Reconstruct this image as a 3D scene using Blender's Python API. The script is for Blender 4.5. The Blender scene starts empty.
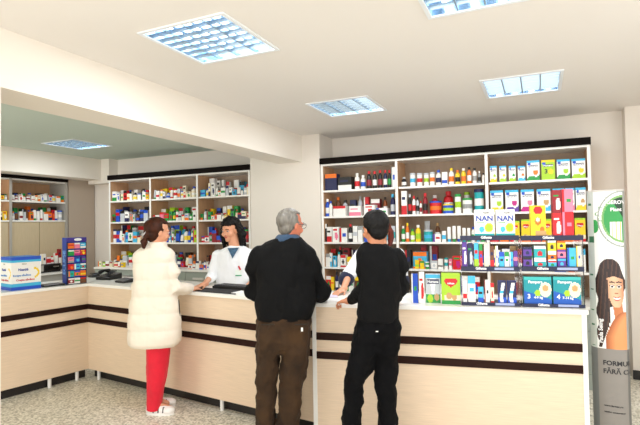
import bpy, bmesh, math, random
from mathutils import Vector, Matrix, noise
SC = bpy.context.scene
COL = SC.collection
V = Vector
random.seed(7)
# ------------------------------------------------------------------ camera
YAW, PITCH, ROLL, FPX, CH = -0.429, 0.026, -0.017, 480.0, 1.6
cy, sy, cp, sp = math.cos(YAW), math.sin(YAW), math.cos(PITCH), math.sin(PITCH)
fwd = V((sy*cp, cy*cp, sp)); right = V((cy, -sy, 0)); up = right.cross(fwd)
cr, sr = math.cos(ROLL), math.sin(ROLL)
r2 = right*cr + up*sr; u2 = up*cr - right*sr
cam_d = bpy.data.cameras.new('camera'); cam = bpy.data.objects.new('camera', cam_d); COL.objects.link(cam)
m = Matrix((r2, u2, -fwd)).transposed().to_4x4(); m.translation = (0, 0, CH)
cam.matrix_world = m
cam_d.sensor_width = 36; cam_d.lens = 36*FPX/640; cam_d.clip_start = 0.05
SC.camera = cam
FH = V((sy, cy, 0)); RH = V((cy, -sy, 0))          # horizontal view direction and its right hand side
EYE = V((0, 0, CH))
def ray(px, py):
    return (r2*((px-320)/FPX) + u2*(-(py-212.5)/FPX) + fwd).normalized()
def hit(px, py, p0, n):
    d = ray(px, py); t = (p0-EYE).dot(n)/d.dot(n); return EYE + d*t
class Frame:
    """upright surface: origin o, direction u along it, n away from the viewer"""
    def __init__(s, o, u):
        s.o = V((o[0], o[1], 0)); s.u = V((u[0], u[1], 0)).normalized(); s.n = V((-s.u.y, s.u.x, 0))
        s.ang = math.atan2(s.u.y, s.u.x)
    def pt(s, a, t, z): return s.o + s.u*a + s.n*t + V((0, 0, z))
    def h(s, px, py, t=0):
        p = hit(px, py, s.o+s.n*t, s.n); return (p-s.o).dot(s.u), p.z
# ------------------------------------------------------------------ colours, materials
def lin(c):
    c = c.lstrip('#'); o = []
    for i in (0, 2, 4):
        v = int(c[i:i+2], 16)/255; o.append(v/12.92 if v <= .04045 else ((v+.055)/1.055)**2.4)
    return (o[0], o[1], o[2], 1)
PAL = dict(white='#f2f0ea', cream='#efe3c4', grey='#9a9a98', silver='#c4c8cc', black='#141414', red='#cf1420', crimson='#8e1020', orange='#ee7414',
           yellow='#f4cf1c', lime='#a6cf24', green='#1f9440', teal='#14a3a6', cyan='#41b4dc', blue='#1a50c0', navy='#131a4c', purple='#5a3596',
           pink='#ee7f9a', magenta='#c01b80', brown='#6c4020', tan='#c49a62', amber='#8e4a14')
def K(n): return lin(PAL.get(n, n))
MATS = {}
def mat(name, col, rough=.5, metal=0, bump=0, bscale=40, var=0, vscale=(1, 1, 1), vs=6, spec=.5, trans=0, sheen=0, emit=0, ecol=None, alpha=1, stretch=None):
    if name in MATS: return MATS[name]
    m = bpy.data.materials.new(name); m.use_nodes = True; nt = m.node_tree; N = nt.nodes; L = nt.links
    b = N['Principled BSDF']; c = K(col)
    b.inputs['Base Color'].default_value = c; b.inputs['Roughness'].default_value = rough; b.inputs['Metallic'].default_value = metal
    b.inputs['Specular IOR Level'].default_value = spec; b.inputs['Transmission Weight'].default_value = trans
    b.inputs['Sheen Weight'].default_value = sheen; b.inputs['Alpha'].default_value = alpha
    if emit:
        b.inputs['Emission Color'].default_value = K(ecol or col); b.inputs['Emission Strength'].default_value = emit
    if var or bump:
        tc = N.new('ShaderNodeTexCoord'); mp = N.new('ShaderNodeMapping'); mp.inputs['Scale'].default_value = vscale
        L.new(tc.outputs['Object'], mp.inputs['Vector'])
    if var:
        n = N.new('ShaderNodeTexNoise'); n.inputs['Scale'].default_value = vs; n.inputs['Detail'].default_value = 5
        L.new(mp.outputs[0], n.inputs['Vector'])
        r = N.new('ShaderNodeValToRGB'); r.color_ramp.elements[0].position = .3; r.color_ramp.elements[1].position = .7
        r.color_ramp.elements[0].color = tuple(x*(1-var) for x in c[:3])+(1,); r.color_ramp.elements[1].color = tuple(min(1, x*(1+var*.6)) for x in c[:3])+(1,)
        L.new(n.outputs['Fac'], r.inputs[0]); L.new(r.outputs[0], b.inputs['Base Color'])
    if bump:
        n = N.new('ShaderNodeTexNoise'); n.inputs['Scale'].default_value = bscale; n.inputs['Detail'].default_value = 4
        L.new(mp.outputs[0], n.inputs['Vector'])
        bp = N.new('ShaderNodeBump'); bp.inputs['Strength'].default_value = bump; bp.inputs['Distance'].default_value = .01
        L.new(n.outputs['Fac'], bp.inputs['Height']); L.new(bp.outputs[0], b.inputs['Normal'])
    MATS[name] = m; return m
wallp = mat('wall_paint', '#e9e1d6', .85, bump=.05, bscale=60)
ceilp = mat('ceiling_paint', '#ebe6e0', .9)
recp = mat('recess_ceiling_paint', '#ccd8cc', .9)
beamp = mat('beam_paint', '#f0e8dc', .85)
woodp = mat('pale_wood_laminate', '#e6ceb2', .38, var=.085, vscale=(1.2, 1.2, 34), vs=5)
stripe = mat('wenge_strip', '#2a130b', .6, spec=.15, var=.3, vscale=(1, 1, 30), vs=5)
whitel = mat('white_laminate', '#f4f1ea', .3)
greyl = mat('grey_laminate', '#aca8a0', .45)
tanl = mat('oak_shelf_back', '#cfa37c', .6, var=.1, vscale=(6, 6, 1.2), vs=4)
greyback = mat('grey_shelf_back', '#a59c94', .6)
backm = mat('shelf_back_panel', '#a8927c', .6, var=.06, vscale=(5, 5, 1), vs=4)
pelmet = mat('dark_pelmet', '#120c09', .65, spec=.08, var=.3, vscale=(1, 1, 20), vs=6)
beige = mat('beige_door', '#c9b796', .5, var=.05, vscale=(10, 10, 1), vs=6)
draw = mat('grey_green_drawer', '#9ba39a', .4)
black = mat('black_plastic', '#121214', .35)
darkmet = mat('dark_plinth', '#15110f', .5)
metal = mat('brushed_metal', '#c9c9c9', .3, 1)
legm = mat('white_leg', '#ecebe8', .35)
acryl = mat('clear_acrylic', '#ffffff', .04, trans=1, spec=.4)
navym = mat('navy_card', '#10163a', .4)
whitetxt = mat('white_ink', '#f4f4f4', .5)
bluetxt = mat('blue_ink', '#1b3f9c', .5)
redtxt = mat('red_ink', '#c8202a', .5)
darktxt = mat('dark_ink', '#26262a', .5)
louv = mat('louvre_aluminium', '#a3b6c4', .25, .8)
hous = mat('fixture_white', '#eef2f6', .4)
refl = mat('reflector_aluminium', '#b9cfe2', .18, .95)
tubem = mat('lamp_tube', '#eaf5ff', .4, emit=7.5, ecol='#eaf5ff')
skin = mat('skin', '#d99a78', .5, var=.06, vs=12)
skin2 = mat('ruddy_skin', '#cf7a5c', .5, var=.1, vs=14)
paper = mat('paper', '#f3f1ee', .7)
def printm():
    m = bpy.data.materials.new('printed_card'); m.use_nodes = True; nt = m.node_tree
    a = nt.nodes.new('ShaderNodeVertexColor'); a.layer_name = 'Col'
    b = nt.nodes['Principled BSDF']; b.inputs['Roughness'].default_value = .42
    nt.links.new(a.outputs['Color'], b.inputs['Base Color']); return m
PRINT = printm()
def floorm():
    m = bpy.data.materials.new('terrazzo'); m.use_nodes = True; nt = m.node_tree; N = nt.nodes; L = nt.links; b = N['Principled BSDF']
    tc = N.new('ShaderNodeTexCoord'); vo = N.new('ShaderNodeTexNoise'); vo.inputs['Scale'].default_value = 55; vo.inputs['Detail'].default_value = 3
    L.new(tc.outputs['Object'], vo.inputs['Vector'])
    r = N.new('ShaderNodeValToRGB'); e = r.color_ramp.elements
    e[0].position = .36; e[0].color = lin('#a39d8c'); e[1].position = .64; e[1].color = lin('#f8f3e6')
    k = e.new(.46); k.color = lin('#d2ccba'); k = e.new(.55); k.color = lin('#e0dac9')
    L.new(vo.outputs['Fac'], r.inputs[0]); L.new(r.outputs[0], b.inputs['Base Color']); b.inputs['Roughness'].default_value = .3
    return m
FLOORM = floorm()
# ------------------------------------------------------------------ mesh helpers
CLAY = 'Col'
def newbm(): return bmesh.new()
def box(bm, lo, hi, M=None):
    vs = [V((x, y, z)) for z in (lo[2], hi[2]) for y in (lo[1], hi[1]) for x in (lo[0], hi[0])]
    if M is not None: vs = [M @ v for v in vs]
    v = [bm.verts.new(p) for p in vs]; fs = []
    for f in ((0, 2, 3, 1), (4, 5, 7, 6), (0, 1, 5, 4), (2, 6, 7, 3), (0, 4, 6, 2), (1, 3, 7, 5)): fs.append(bm.faces.new([v[i] for i in f]))
    return fs
def fbox(bm, F, a0, a1, t0, t1, z0, z1):
    ps = [F.pt(a, t, z) for z in (z0, z1) for t in (t0, t1) for a in (a0, a1)]
    v = [bm.verts.new(p) for p in ps]; fs = []
    for f in ((0, 2, 3, 1), (4, 5, 7, 6), (0, 1, 5, 4), (2, 6, 7, 3), (0, 4, 6, 2), (1, 3, 7, 5)): fs.append(bm.faces.new([v[i] for i in f]))
    return fs
def prism(bm, pts, z0, z1):
    a = [bm.verts.new((p[0], p[1], z0)) for p in pts]; b = [bm.verts.new((p[0], p[1], z1)) for p in pts]; n = len(pts)
    bm.faces.new(a[::-1]); bm.faces.new(b)
    for i in range(n): bm.faces.new((a[i], a[(i+1) % n], b[(i+1) % n], b[i]))
def basis(d):
    d = d.normalized(); a = V((0, 0, 1)) if abs(d.z) < .9 else V((1, 0, 0)); x = a.cross(d).normalized(); return x, d.cross(x)
def tube(bm, pts, rad, seg=12, sx=1.0, caps=True):
    """rounded tube through pts, rad list"""
    pts = [V(p) for p in pts]; rings = []
    def ring(c, x, y, r): return [bm.verts.new(c + x*(r*sx*math.cos(2*math.pi*i/seg)) + y*(r*math.sin(2*math.pi*i/seg))) for i in range(seg)]
    n = len(pts); seq = []
    for i in range(n):
        d = (pts[min(i+1, n-1)]-pts[max(i-1, 0)]); x, y = basis(d); seq.append((pts[i], x, y, rad[i], d.normalized()))
    full = []
    if caps:
        c, x, y, r, d = seq[0]
        for k in (.15, .5, .85): full.append((c-d*r*math.cos(k*math.pi/2), x, y, r*math.sin(k*math.pi/2)))
    full += [(c, x, y, r) for c, x, y, r, d in seq]
    if caps:
        c, x, y, r, d = seq[-1]
        for k in (.85, .5, .15): full.append((c+d*r*math.cos(k*math.pi/2), x, y, r*math.sin(k*math.pi/2)))
    rings = [ring(*f) for f in full]
    for a, b in zip(rings, rings[1:]):
        for i in range(seg): bm.faces.new((a[i], a[(i+1) % seg], b[(i+1) % seg], b[i]))
    bm.faces.new(rings[0][::-1]); bm.faces.new(rings[-1])
def ell(bm, c, r, M=None, u=20, v=14):
    T = Matrix.Translation(c) @ (M.to_4x4() if M else Matrix.Identity(4)) @ Matrix.Diagonal((r[0], r[1], r[2], 1))
    return bmesh.ops.create_uvsphere(bm, u_segments=u, v_segments=v, radius=1, matrix=T)['verts']
def lathe(bm, prof, seg=14, c=(0, 0, 0)):
    rings = [[bm.verts.new((c[0]+r*math.cos(2*math.pi*i/seg), c[1]+r*math.sin(2*math.pi*i/seg), c[2]+z)) for i in range(seg)] for r, z in prof]
    out = []
    for k, (a, b) in enumerate(zip(rings, rings[1:])):
        for i in range(seg): out.append((bm.faces.new((a[i], a[(i+1) % seg], b[(i+1) % seg], b[i])), k, i))
    out.append((bm.faces.new(rings[0][::-1]), 0, 0)); out.append((bm.faces.new(rings[-1]), len(prof)-2, 0))
    return out
def paint(bm, faces, col):
    lay = bm.loops.layers.float_color.get('Col') or bm.loops.layers.float_color.new('Col')
    for f in faces:
        for l in f.loops: l[lay] = col
def mw(o):
    M = Matrix.Translation(o.location) @ o.rotation_euler.to_matrix().to_4x4()
    return mw(o.parent) @ M if o.parent else M
def obj(name, bm, mt, parent=None, smooth=False, base=None, local=False, normals=True, bevel=0):
    """one mesh object; vertices come in world space unless local"""
    if normals: bmesh.ops.recalc_face_normals(bm, faces=bm.faces)
    if parent is not None and not local: bm.transform(mw(parent).inverted())
    loc = None
    if parent is None and not local:
        if base is None:
            xs = [v.co for v in bm.verts]; lo = V([min(c[i] for c in xs) for i in range(3)]); hi = V([max(c[i] for c in xs) for i in range(3)])
            base = V(((lo.x+hi.x)/2, (lo.y+hi.y)/2, lo.z))
        loc = V(base); bm.transform(Matrix.Translation(-loc))
    me = bpy.data.meshes.new(name); bm.to_mesh(me); bm.free()
    if smooth:
        for p in me.polygons: p.use_smooth = True
    me.materials.append(mt)
    o = bpy.data.objects.new(name, me); COL.objects.link(o)
    if loc is not None: o.location = loc
    if parent is not None: o.parent = parent
    if bevel:
        b = o.modifiers.new('bevel', 'BEVEL'); b.width = bevel; b.segments = 2; b.limit_method = 'ANGLE'
    return o
def tag(o, label, cat, group=None):
    o['label'] = label; o['category'] = cat
    if group: o['group'] = group
    return o
def thing(name, label, cat, loc, rotz=0, group=None):
    o = bpy.data.objects.new(name, None); COL.objects.link(o); o.location = loc; o.rotation_euler = (0, 0, rotz); o.empty_display_size = .1
    return tag(o, label, cat, group)
def struct(name, bm, m, **k):
    o = obj(name, bm, m, **k); o['kind'] = 'structure'; return o
def sbox(name, lo, hi, m, parent=None, **k):
    bm = newbm(); box(bm, lo, hi); return struct(name, bm, m, parent=parent, **k) if parent is None else obj(name, bm, m, parent, **k)
def text(s, size, m, P, u, z=V((0, 0, 1)), parent=None, align='CENTER', name='lettering', wmax=None, bend=None):
    cu = bpy.data.curves.new('t', 'FONT'); cu.body = s; cu.size = size; cu.align_x = align; cu.align_y = 'CENTER'; cu.extrude = .0004
    cu.resolution_u = 3; cu.offset = size*.03
    t = bpy.data.objects.new('t', cu); COL.objects.link(t)
    dg = bpy.context.evaluated_depsgraph_get(); me = bpy.data.meshes.new_from_object(t.evaluated_get(dg))
    bm = newbm(); bm.from_mesh(me); bpy.data.objects.remove(t); bpy.data.curves.remove(cu); bpy.data.meshes.remove(me)
    if wmax:
        xs = [v.co.x for v in bm.verts]; w = max(xs)-min(xs)
        if w > wmax:
            for v in bm.verts: v.co.x *= wmax/w
    n = u.cross(z)
    if bend:
        for v in bm.verts:
            p, nn = bend(v.co.x, v.co.y); v.co = p + nn*v.co.z
    else:
        for v in bm.verts: v.co = P + u*v.co.x + z*v.co.y + n*(v.co.z+.0006)
    return obj(name, bm, m, parent, normals=False)
# ------------------------------------------------------------------ the room
ZC = 2.75; YB = 5.9
fx = [(-2.12, 2.11), (-.53, 2.08), (-1.98, 4.06), (-.41, 4.07), (-5.98, 4.24)]       # fixture corners, .6 m squares
def ceiling(x0_, x1_, m_):
  bm = newbm()
  xs = sorted({x0_, x1_} | {a for x, y in fx for a in (x, x+.6) if x0_ < a < x1_}); ys = sorted({-2.6, 6.0} | {a for x, y in fx for a in (y, y+.6)})
  for i in range(len(xs)-1):
    for j in range(len(ys)-1):
        mx, my = (xs[i]+xs[i+1])/2, (ys[j]+ys[j+1])/2
        if any(x < mx < x+.6 and y < my < y+.6 for x, y in fx): continue
        bm.faces.new([bm.verts.new((a, b, ZC)) for a, b in ((xs[i], ys[j]), (xs[i], ys[j+1]), (xs[i+1], ys[j+1]), (xs[i+1], ys[j]))])
  bmesh.ops.remove_doubles(bm, verts=bm.verts, dist=1e-4)
  ex = bmesh.ops.extrude_face_region(bm, geom=bm.faces[:])
  for v in [g for g in ex['geom'] if isinstance(g, bmesh.types.BMVert)]: v.co.z += .12
  struct('ceiling', bm, m_)
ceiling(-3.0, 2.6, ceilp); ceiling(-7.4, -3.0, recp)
sbox('floor', (-7.4, -2.6, -.1), (2.6, 6.0, 0), FLOORM)
sbox('wall_back', (-7.4, YB, 0), (2.6, 6.0, ZC), wallp)
sbox('wall_left', (-7.45, -2.6, 0), (-7.35, YB, ZC), wallp)
# street side wall and right wall with their shop windows
bm = newbm()
for lo, hi in (((-7.35, -2.6, 0), (2.5, -2.5, .3)), ((-7.35, -2.6, 2.5), (2.5, -2.5, ZC)), ((-7.35, -2.6, .3), (-6.9, -2.5, 2.5)), ((-3.3, -2.6, .3), (-2.7, -2.5, 2.5)), ((2.1, -2.6, .3), (2.5, -2.5, 2.5))): box(bm, lo, hi)
struct('wall_front', bm, wallp)
bm = newbm()
for lo, hi in (((2.5, -2.6, 0), (2.6, YB, .3)), ((2.5, -2.6, 2.5), (2.6, YB, ZC)), ((2.5, -2.6, .3), (2.6, -1.9, 2.5)), ((2.5, 3.4, .3), (2.6, YB, 2.5))): box(bm, lo, hi)
struct('wall_right', bm, wallp)
def window(name, a, b, z0, z1, axis, c):
    bm = newbm(); w = .05
    def bx(p0, p1, q0, q1):
        if axis == 'y': box(bm, (p0, c, q0), (p1, c+.06, q1))
        else: box(bm, (c, p0, q0), (c+.06, p1, q1))
    bx(a, b, z0, z0+w); bx(a, b, z1-w, z1); n = 3
    for i in range(n+1):
        x = a+(b-a-w)*i/n; bx(x, x+w, z0+w, z1-w)
    struct(name, bm, metal)
window('window_1', -6.9, -3.3, .3, 2.5, 'y', -2.58); window('window_2', -2.7, 2.1, .3, 2.5, 'y', -2.58); window('window_3', -1.9, 3.4, .3, 2.5, 'x', 2.52)
sbox('trim_1', (-3.1, -2.5, 2.41), (-2.75, 5.48, ZC), beamp)                # ceiling beam to the pier
sbox('trim_2', (-7.35, -2.5, 2.41), (-6.6, 5.78, ZC), beamp)               # beam over the left wall
sbox('trim_3', (-3.53, 5.48, 0), (-2.50, YB, ZC), wallp)                   # pier between the shelving
sbox('trim_4', (-3.3, 1.15, 0), (-2.745, 1.70, 2.41), beamp)               # near pier on the left
sbox('trim_5', (-6.9, 5.72, 2.35), (-6.42, YB, ZC), beamp)
sbox('trim_6', (.815, 5.72, 0), (2.5, YB, ZC), wallp)                       # pier on the right
sbox('baseboard_back', (.48, 5.885, 0), (.81, YB, .09), darkmet)
sbox('baseboard_right', (.81, 5.705, 0), (2.5, 5.72, .09), darkmet)
# ------------------------------------------------------------------ ceiling lights
names = ['square louvred ceiling light nearest the long beam', 'louvred ceiling light cut off by the top edge of the photo', 'small looking louvred ceiling light above the man with grey hair',
         'louvred ceiling light nearest the right pier', 'louvred ceiling light over the far left shelving beyond the beam']
def fixture(i, x, y):
    t = thing('ceiling_light', names[i], 'ceiling light', (x+.3, y+.3, ZC-.008), 0, 'recessed louvred ceiling lights')
    bm = newbm(); e = .008
    for lo, hi in (((-.3-e, -.3-e, 0), (.3+e, -.285, .008)), ((-.3-e, .285, 0), (.3+e, .3+e, .008)), ((-.3-e, -.285, 0), (-.285, .285, .008)), ((.285, -.285, 0), (.3+e, .285, .008))): box(bm, lo, hi)
    obj('frame', bm, hous, t, local=True)
    bm = newbm()
    for lo, hi in (((-.298, -.298, .1), (.298, .298, .105)), ((-.298, -.298, .008), (-.29, .298, .1)), ((.29, -.298, .008), (.298, .298, .1)), ((-.29, -.298, .008), (.29, -.29, .1)), ((-.29, .29, .008), (.29, .298, .1))): box(bm, lo, hi)
    obj('housing', bm, refl, t, local=True)
    for k in range(4):
        bm = newbm(); tube(bm, [(-.215+.143*k, -.28, .075), (-.215+.143*k, .28, .075)], [.013, .013], 10)
        obj('tube', bm, tubem, t, local=True, smooth=True)
    bm = newbm()
    for k in range(5):
        a = -.286+.143*k; box(bm, (a-.004, -.285, .006), (a+.004, .285, .03))
    for k in range(1, 7):
        b = -.286+.0817*k
        vs = [bm.verts.new(p) for p in ((-.285, b-.007, .03), (-.285, b+.007, .03), (-.285, b, .006), (.285, b-.007, .03), (.285, b+.007, .03), (.285, b, .006))]
        for f in ((0, 1, 2), (3, 5, 4), (0, 2, 5, 3), (1, 4, 5, 2), (0, 3, 4, 1)): bm.faces.new([vs[q] for q in f])
    obj('louvre', bm, louv, t, local=True)
    ld = bpy.data.lights.new('ceiling_lamp', 'AREA'); ld.shape = 'SQUARE'; ld.size = .5; ld.energy = 14; ld.color = (.93, .97, 1)
    lo = bpy.data.objects.new('ceiling_lamp', ld); COL.objects.link(lo); lo.location = (x+.3, y+.3, ZC-.015)
for i, (x, y) in enumerate(fx): fixture(i, x, y)
# ------------------------------------------------------------------ counters
C0 = V((-4.455, 3.685, 0)); M1 = V((-1.60, 3.335, 0)); R0 = V((-1.585, 3.29, 0)); R1 = V((.262, 3.60, 0)); LD = V((-.16, -.8, 0)).normalized()
FM = Frame(C0, M1-C0); FR = Frame(R0, R1-R0); L1 = C0 + LD*1.75; FL = Frame(L1, C0-L1)
MLn, RLn, LLn = (M1-C0).length, (R1-R0).length, 1.75
CD = .62; ZT0, ZT1 = .984, 1.013
# outer (rear) corner of the mitre
def isect(p, d, q, e):
    k = (q-p).x*e.y-(q-p).y*e.x; t = k/(d.x*e.y-d.y*e.x); return p+d*t
OC = isect(FM.o+FM.n*CD, FM.u, FL.o+FL.n*CD, FL.u)
def counter(label, F, ln, poly, legs, left_end=False, right_end=False, ext0=0, panel0=0):
    t = thing('service_counter', label, 'counter', F.pt(ln/2, 0, 0), F.ang, None)
    bm = newbm(); prism(bm, poly, ZT0, ZT1); obj('worktop', bm, whitel, t, bevel=.002)
    bm = newbm(); fbox(bm, F, panel0, ln-(.03 if right_end else 0), .0, .02, .098, ZT0); obj('front_panel', bm, woodp, t)
    for z0, z1 in ((.738, .792), (.597, .65)):
        bm = newbm(); fbox(bm, F, panel0, ln-(.03 if right_end else 0), -.008, .0, z0, z1); obj('trim_strip', bm, stripe, t)
    bm = newbm(); fbox(bm, F, .06*(1 if panel0 else 0), ln-.05*(1 if right_end else 0), .07, .085, 0, .1); obj('plinth', bm, darkmet, t)
    for s in legs:
        bm = newbm(); lathe(bm, [(.017, 0), (.017, .099)], 12, F.pt(s, .028, 0)); obj('leg', bm, legm, t, smooth=False)
    if left_end:
        bm = newbm(); fbox(bm, F, 0, .032, -.004, CD-.03, .02, ZT0); obj('side_panel', bm, whitel, t)
    if right_end:
        bm = newbm(); fbox(bm, F, ln-.03, ln, -.004, CD-.03, 0, ZT0); obj('side_panel', bm, whitel, t)
    return t
p2 = lambda p: (p.x, p.y)
counter('long pale wood counter run where the woman in the white coat stands', FM, MLn, [p2(FM.pt(0, -.012, 0)), p2(FM.pt(MLn, -.012, 0)), p2(isect(FM.o+FM.n*CD, FM.u, R0-FR.u*.002, FR.n)), p2(OC)],
        [FM.h(99, 375, .028)[0], FM.h(158.5, 388, .028)[0], FM.h(222, 402, .028)[0]])
counter('pale wood counter wing on the left carrying the blue white carton', FL, LLn, [p2(L1), p2(FL.pt(LLn, -.012, 0)+V((0.004, 0, 0))), p2(OC), p2(FL.pt(0, CD, 0))],
        [FL.h(49.5, 383, .028)[0], FL.h(75, 377, .028)[0]+.02])
counter('right-hand pale wood counter carrying the acrylic racks', FR, RLn, [p2(FR.pt(0, -.015, 0)), p2(FR.pt(RLn+.01, -.015, 0)), p2(FR.pt(RLn+.01, CD, 0)), p2(FR.pt(0, CD, 0))],
        [FR.h(333, 424, .028)[0], .75, 1.3], left_end=True, right_end=True, panel0=.032)
# ------------------------------------------------------------------ shelving units
YS = 5.5; BK = 5.88
def unit(name, label, x0, divs, x1, boards, base_y, base_z, band=(2.36, 2.435), drawers=2):
    t = thing(name, label, 'shelving unit', ((x0+x1)/2, BK, 0))
    cols = [x0]+divs+[x1]; w = .022
    for i, x in enumerate(cols):
        a = x if i == 0 else (x-w if i == len(cols)-1 else x-w/2)
        bm = newbm(); box(bm, (a, YS, base_z), (a+w, BK, 2.36)); ob = obj('side_panel' if i in (0, len(cols)-1) else 'divider', bm, tanl, t)
        bm = newbm(); box(bm, (a-.004, YS-.004, base_z), (a+w+.004, YS, 2.36)); e = obj('edge_strip', bm, whitel, ob)
    for i in range(len(cols)-1):
        a, b = cols[i]+w, cols[i+1]-w
        bm = newbm(); box(bm, (a-w/2, BK-.01, base_z), (b+w/2, BK, 2.36)); obj('back_panel', bm, backm, t)
        for z in boards:
            bm = newbm(); box(bm, (a-w/2+.012, YS-.002, z-.022), (b+w/2-.012, BK-.01, z)); obj('shelf_board', bm, whitel, t)
    bm = newbm(); box(bm, (x0, YS-.002, 2.34), (x1, BK, 2.362)); obj('top_board', bm, whitel, t)
    bm = newbm(); box(bm, (x0-.01, YS-.03, band[0]+.003), (x1+.01, BK, band[1])); obj('pelmet', bm, pelmet, t)
    bm = newbm(); box(bm, (x0, base_y+.02, 0), (x1, BK, base_z-.025)); obj('base_carcass', bm, greyl, t)
    bm = newbm(); box(bm, (x0-.01, base_y-.01, base_z-.025), (x1+.01, BK, base_z)); obj('base_top', bm, whitel, t)
    n = (len(cols)-1)*drawers
    for k in range(n):
        a = x0+(x1-x0)*k/n; b = x0+(x1-x0)*(k+1)/n; z = base_z-.03
        while z > .15:
            bm = newbm(); box(bm, (a+.004, base_y, z-.2), (b-.004, base_y+.02, z-.004)); dr = obj('drawer', bm, draw, t)
            bm = newbm(); box(bm, ((a+b)/2-.09, base_y-.018, z-.10), ((a+b)/2+.09, base_y, z-.075)); obj('handle', bm, metal, dr)
            z -= .2
    return t
unit('wall_shelving', 'wide three-bay wall shelving on the right under a dark pelmet', -2.49, [-1.52, -.515], .475, [2.03, 1.705, 1.385, 1.075], 5.2, .78)
unit('wall_shelving', 'three-bay wall shelving behind the smiling pharmacist, left of the pier', -6.17, [-5.32, -4.44], -3.55, [2.03, 1.70, 1.38], 5.22, 1.02)
# side wall shelving (far left), front plane x=-6.95, faces +x
XS = -6.95; FS = Frame((XS, 0), (0, 1))
t = thing('side_shelving', 'shelving with beige doors against the far left side wall', 'shelving unit', (-7.33, 4.4, 0))
cols = [3.3, 4.46, 5.36]
for i, y in enumerate(cols):
    bm = newbm(); box(bm, (-7.33, y-.03, 1.0), (XS, y+.0, 2.36)); obj('side_panel' if i != 1 else 'divider', bm, tanl if i < 2 else greyl, t)
    bm = newbm(); box(bm, (XS, y-.035, 1.0), (XS+.004, y+.005, 2.36)); obj('edge_strip', bm, greyl, t)
for i in range(2):
    a, b = cols[i], cols[i+1]-.03
    bm = newbm(); box(bm, (-7.34, a, 1.0), (-7.33, b, 2.36)); obj('back_panel', bm, tanl, t)
    for z in (2.035, 1.745):
        bm = newbm(); box(bm, (-7.33, a, z-.022), (XS-.002, b, z)); obj('shelf_board', bm, whitel, t)
    for k in range(2):
        y0 = a+(b-a)*k/2; y1 = a+(b-a)*(k+1)/2
        bm = newbm(); box(bm, (-6.99, y0+.004, 1.03), (-6.965, y1-.004, 1.718)); obj('door', bm, beige, t)
bm = newbm(); box(bm, (-7.33, 3.27, 2.335), (XS, 5.36, 2.355)); obj('top_board', bm, whitel, t)
bm = newbm(); box(bm, (-7.33, 3.27, 2.358), (XS+.02, 5.36, 2.405)); obj('pelmet', bm, pelmet, t)
bm = newbm(); box(bm, (-7.33, 3.27, 0), (-6.62, 5.36, .93)); obj('base_cabinet', bm, greyl, t)
bm = newbm(); box(bm, (-7.33, 3.27, .931), (-6.6, 5.37, .955)); obj('base_top', bm, whitel, t)
bm = newbm(); box(bm, (-7.33, 5.385, 0), (-6.95, 5.885, 2.405)); tag(obj('tall_cupboard', bm, mat('taupe_laminate', '#b9aa9a', .5)), 'plain grey tall cupboard filling the far left corner', 'cupboard')
# ------------------------------------------------------------------ products
def grid_front(bm, w, d, h, nx, ny, art):
    """printed front at y=-d/2, returns nothing; art(u,v)->linear rgba"""
    vs = [[bm.verts.new((-w/2+w*i/nx, -d/2, h*j/ny)) for i in range(nx+1)] for j in range(ny+1)]
    for j in range(ny):
        for i in range(nx):
            f = bm.faces.new((vs[j][i], vs[j][i+1], vs[j+1][i+1], vs[j+1][i])); paint(bm, [f], art((i+.5)/nx, (j+.5)/ny))
def carton_bm(w, d, h, art, body, nx=10, ny=12, side=None):
    bm = newbm(); paint(bm, [], body)
    grid_front(bm, w, d, h, nx, ny, art)
    q = [V((x, y, z)) for z in (0, h) for y in (-d/2, d/2) for x in (-w/2, w/2)]
    v = [bm.verts.new(p) for p in q]
    fs = [bm.faces.new([v[i] for i in f]) for f in ((0, 2, 3, 1), (4, 5, 7, 6), (2, 6, 7, 3), (0, 4, 6, 2), (1, 3, 7, 5))]
    paint(bm, fs, body)
    if side: paint(bm, fs[3:], side)
    return bm
def band_art(body, acc, style, seed):
    rn = random.Random(seed); b, a = K(body), K(acc); y0 = rn.uniform(.15, .5); y1 = y0+rn.uniform(.18, .35); dk = K(rn.choice(['navy', 'black', 'red', 'green', 'blue', acc]))
    def f(u, v):
        if style == 0: return a if y0 < v < y1 else b
        if style == 1: return a if v > .72 else (dk if .45 < v < .55 and .2 < u < .8 else b)
        if style == 2: return a if v < .38 else (dk if .6 < v < .72 and .12 < u < .8 else b)
        if style == 3: return a if (u-.62)**2+(v-.38)**2 < .07 else (dk if .7 < v < .82 and .1 < u < .75 else b)
        if style == 4: return a if u < .25 else (dk if .4 < v < .6 and .35 < u < .85 else b)
        return a if v > .8 or v < .12 else (dk if (u-.5)**2+(v-.45)**2 < .04 else b)
    return f
def pbox(w, d, h, body, acc, style=None, seed=0, art=None, name='medicine_box', nx=8, ny=8):
    st = style if style is not None else seed % 6
    return obj(name, carton_bm(w, d, h, art or band_art(body, acc, st, seed), K(body), nx, ny), PRINT, local=True, normals=False)
def pbottle(w, h, body, cap, lab, name='bottle', neck=.45, caph=.16, capchild=True, label=True):
    r = w/2; bm = newbm(); prof = [(r*.92, 0), (r, h*.03), (r, h*.18), (r, h*.5), (r, h*.62), (r*.85, h*(.74)), (r*neck, h*(.8)), (r*neck, h*(1-caph))]
    fs = lathe(bm, prof, 12)
    for f, k, i in fs: paint(bm, [f], K(lab) if k == 2 and label else K(body))
    if not capchild:
        for f, k, i in lathe(bm, [(r*neck*1.25, h*(1-caph)), (r*neck*1.25, h)], 12): paint(bm, [f], K(cap))
        return obj(name, bm, PRINT, local=True, smooth=False)
    o = obj(name, bm, PRINT, local=True, smooth=False)
    bm = newbm(); f = lathe(bm, [(r*neck*1.3, h*(1-caph)+.0005), (r*neck*1.3, h*.985), (r*neck*1.1, h)], 12); paint(bm, [q[0] for q in f], K(cap)); obj('cap', bm, PRINT, o, local=True)
    return o
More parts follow.
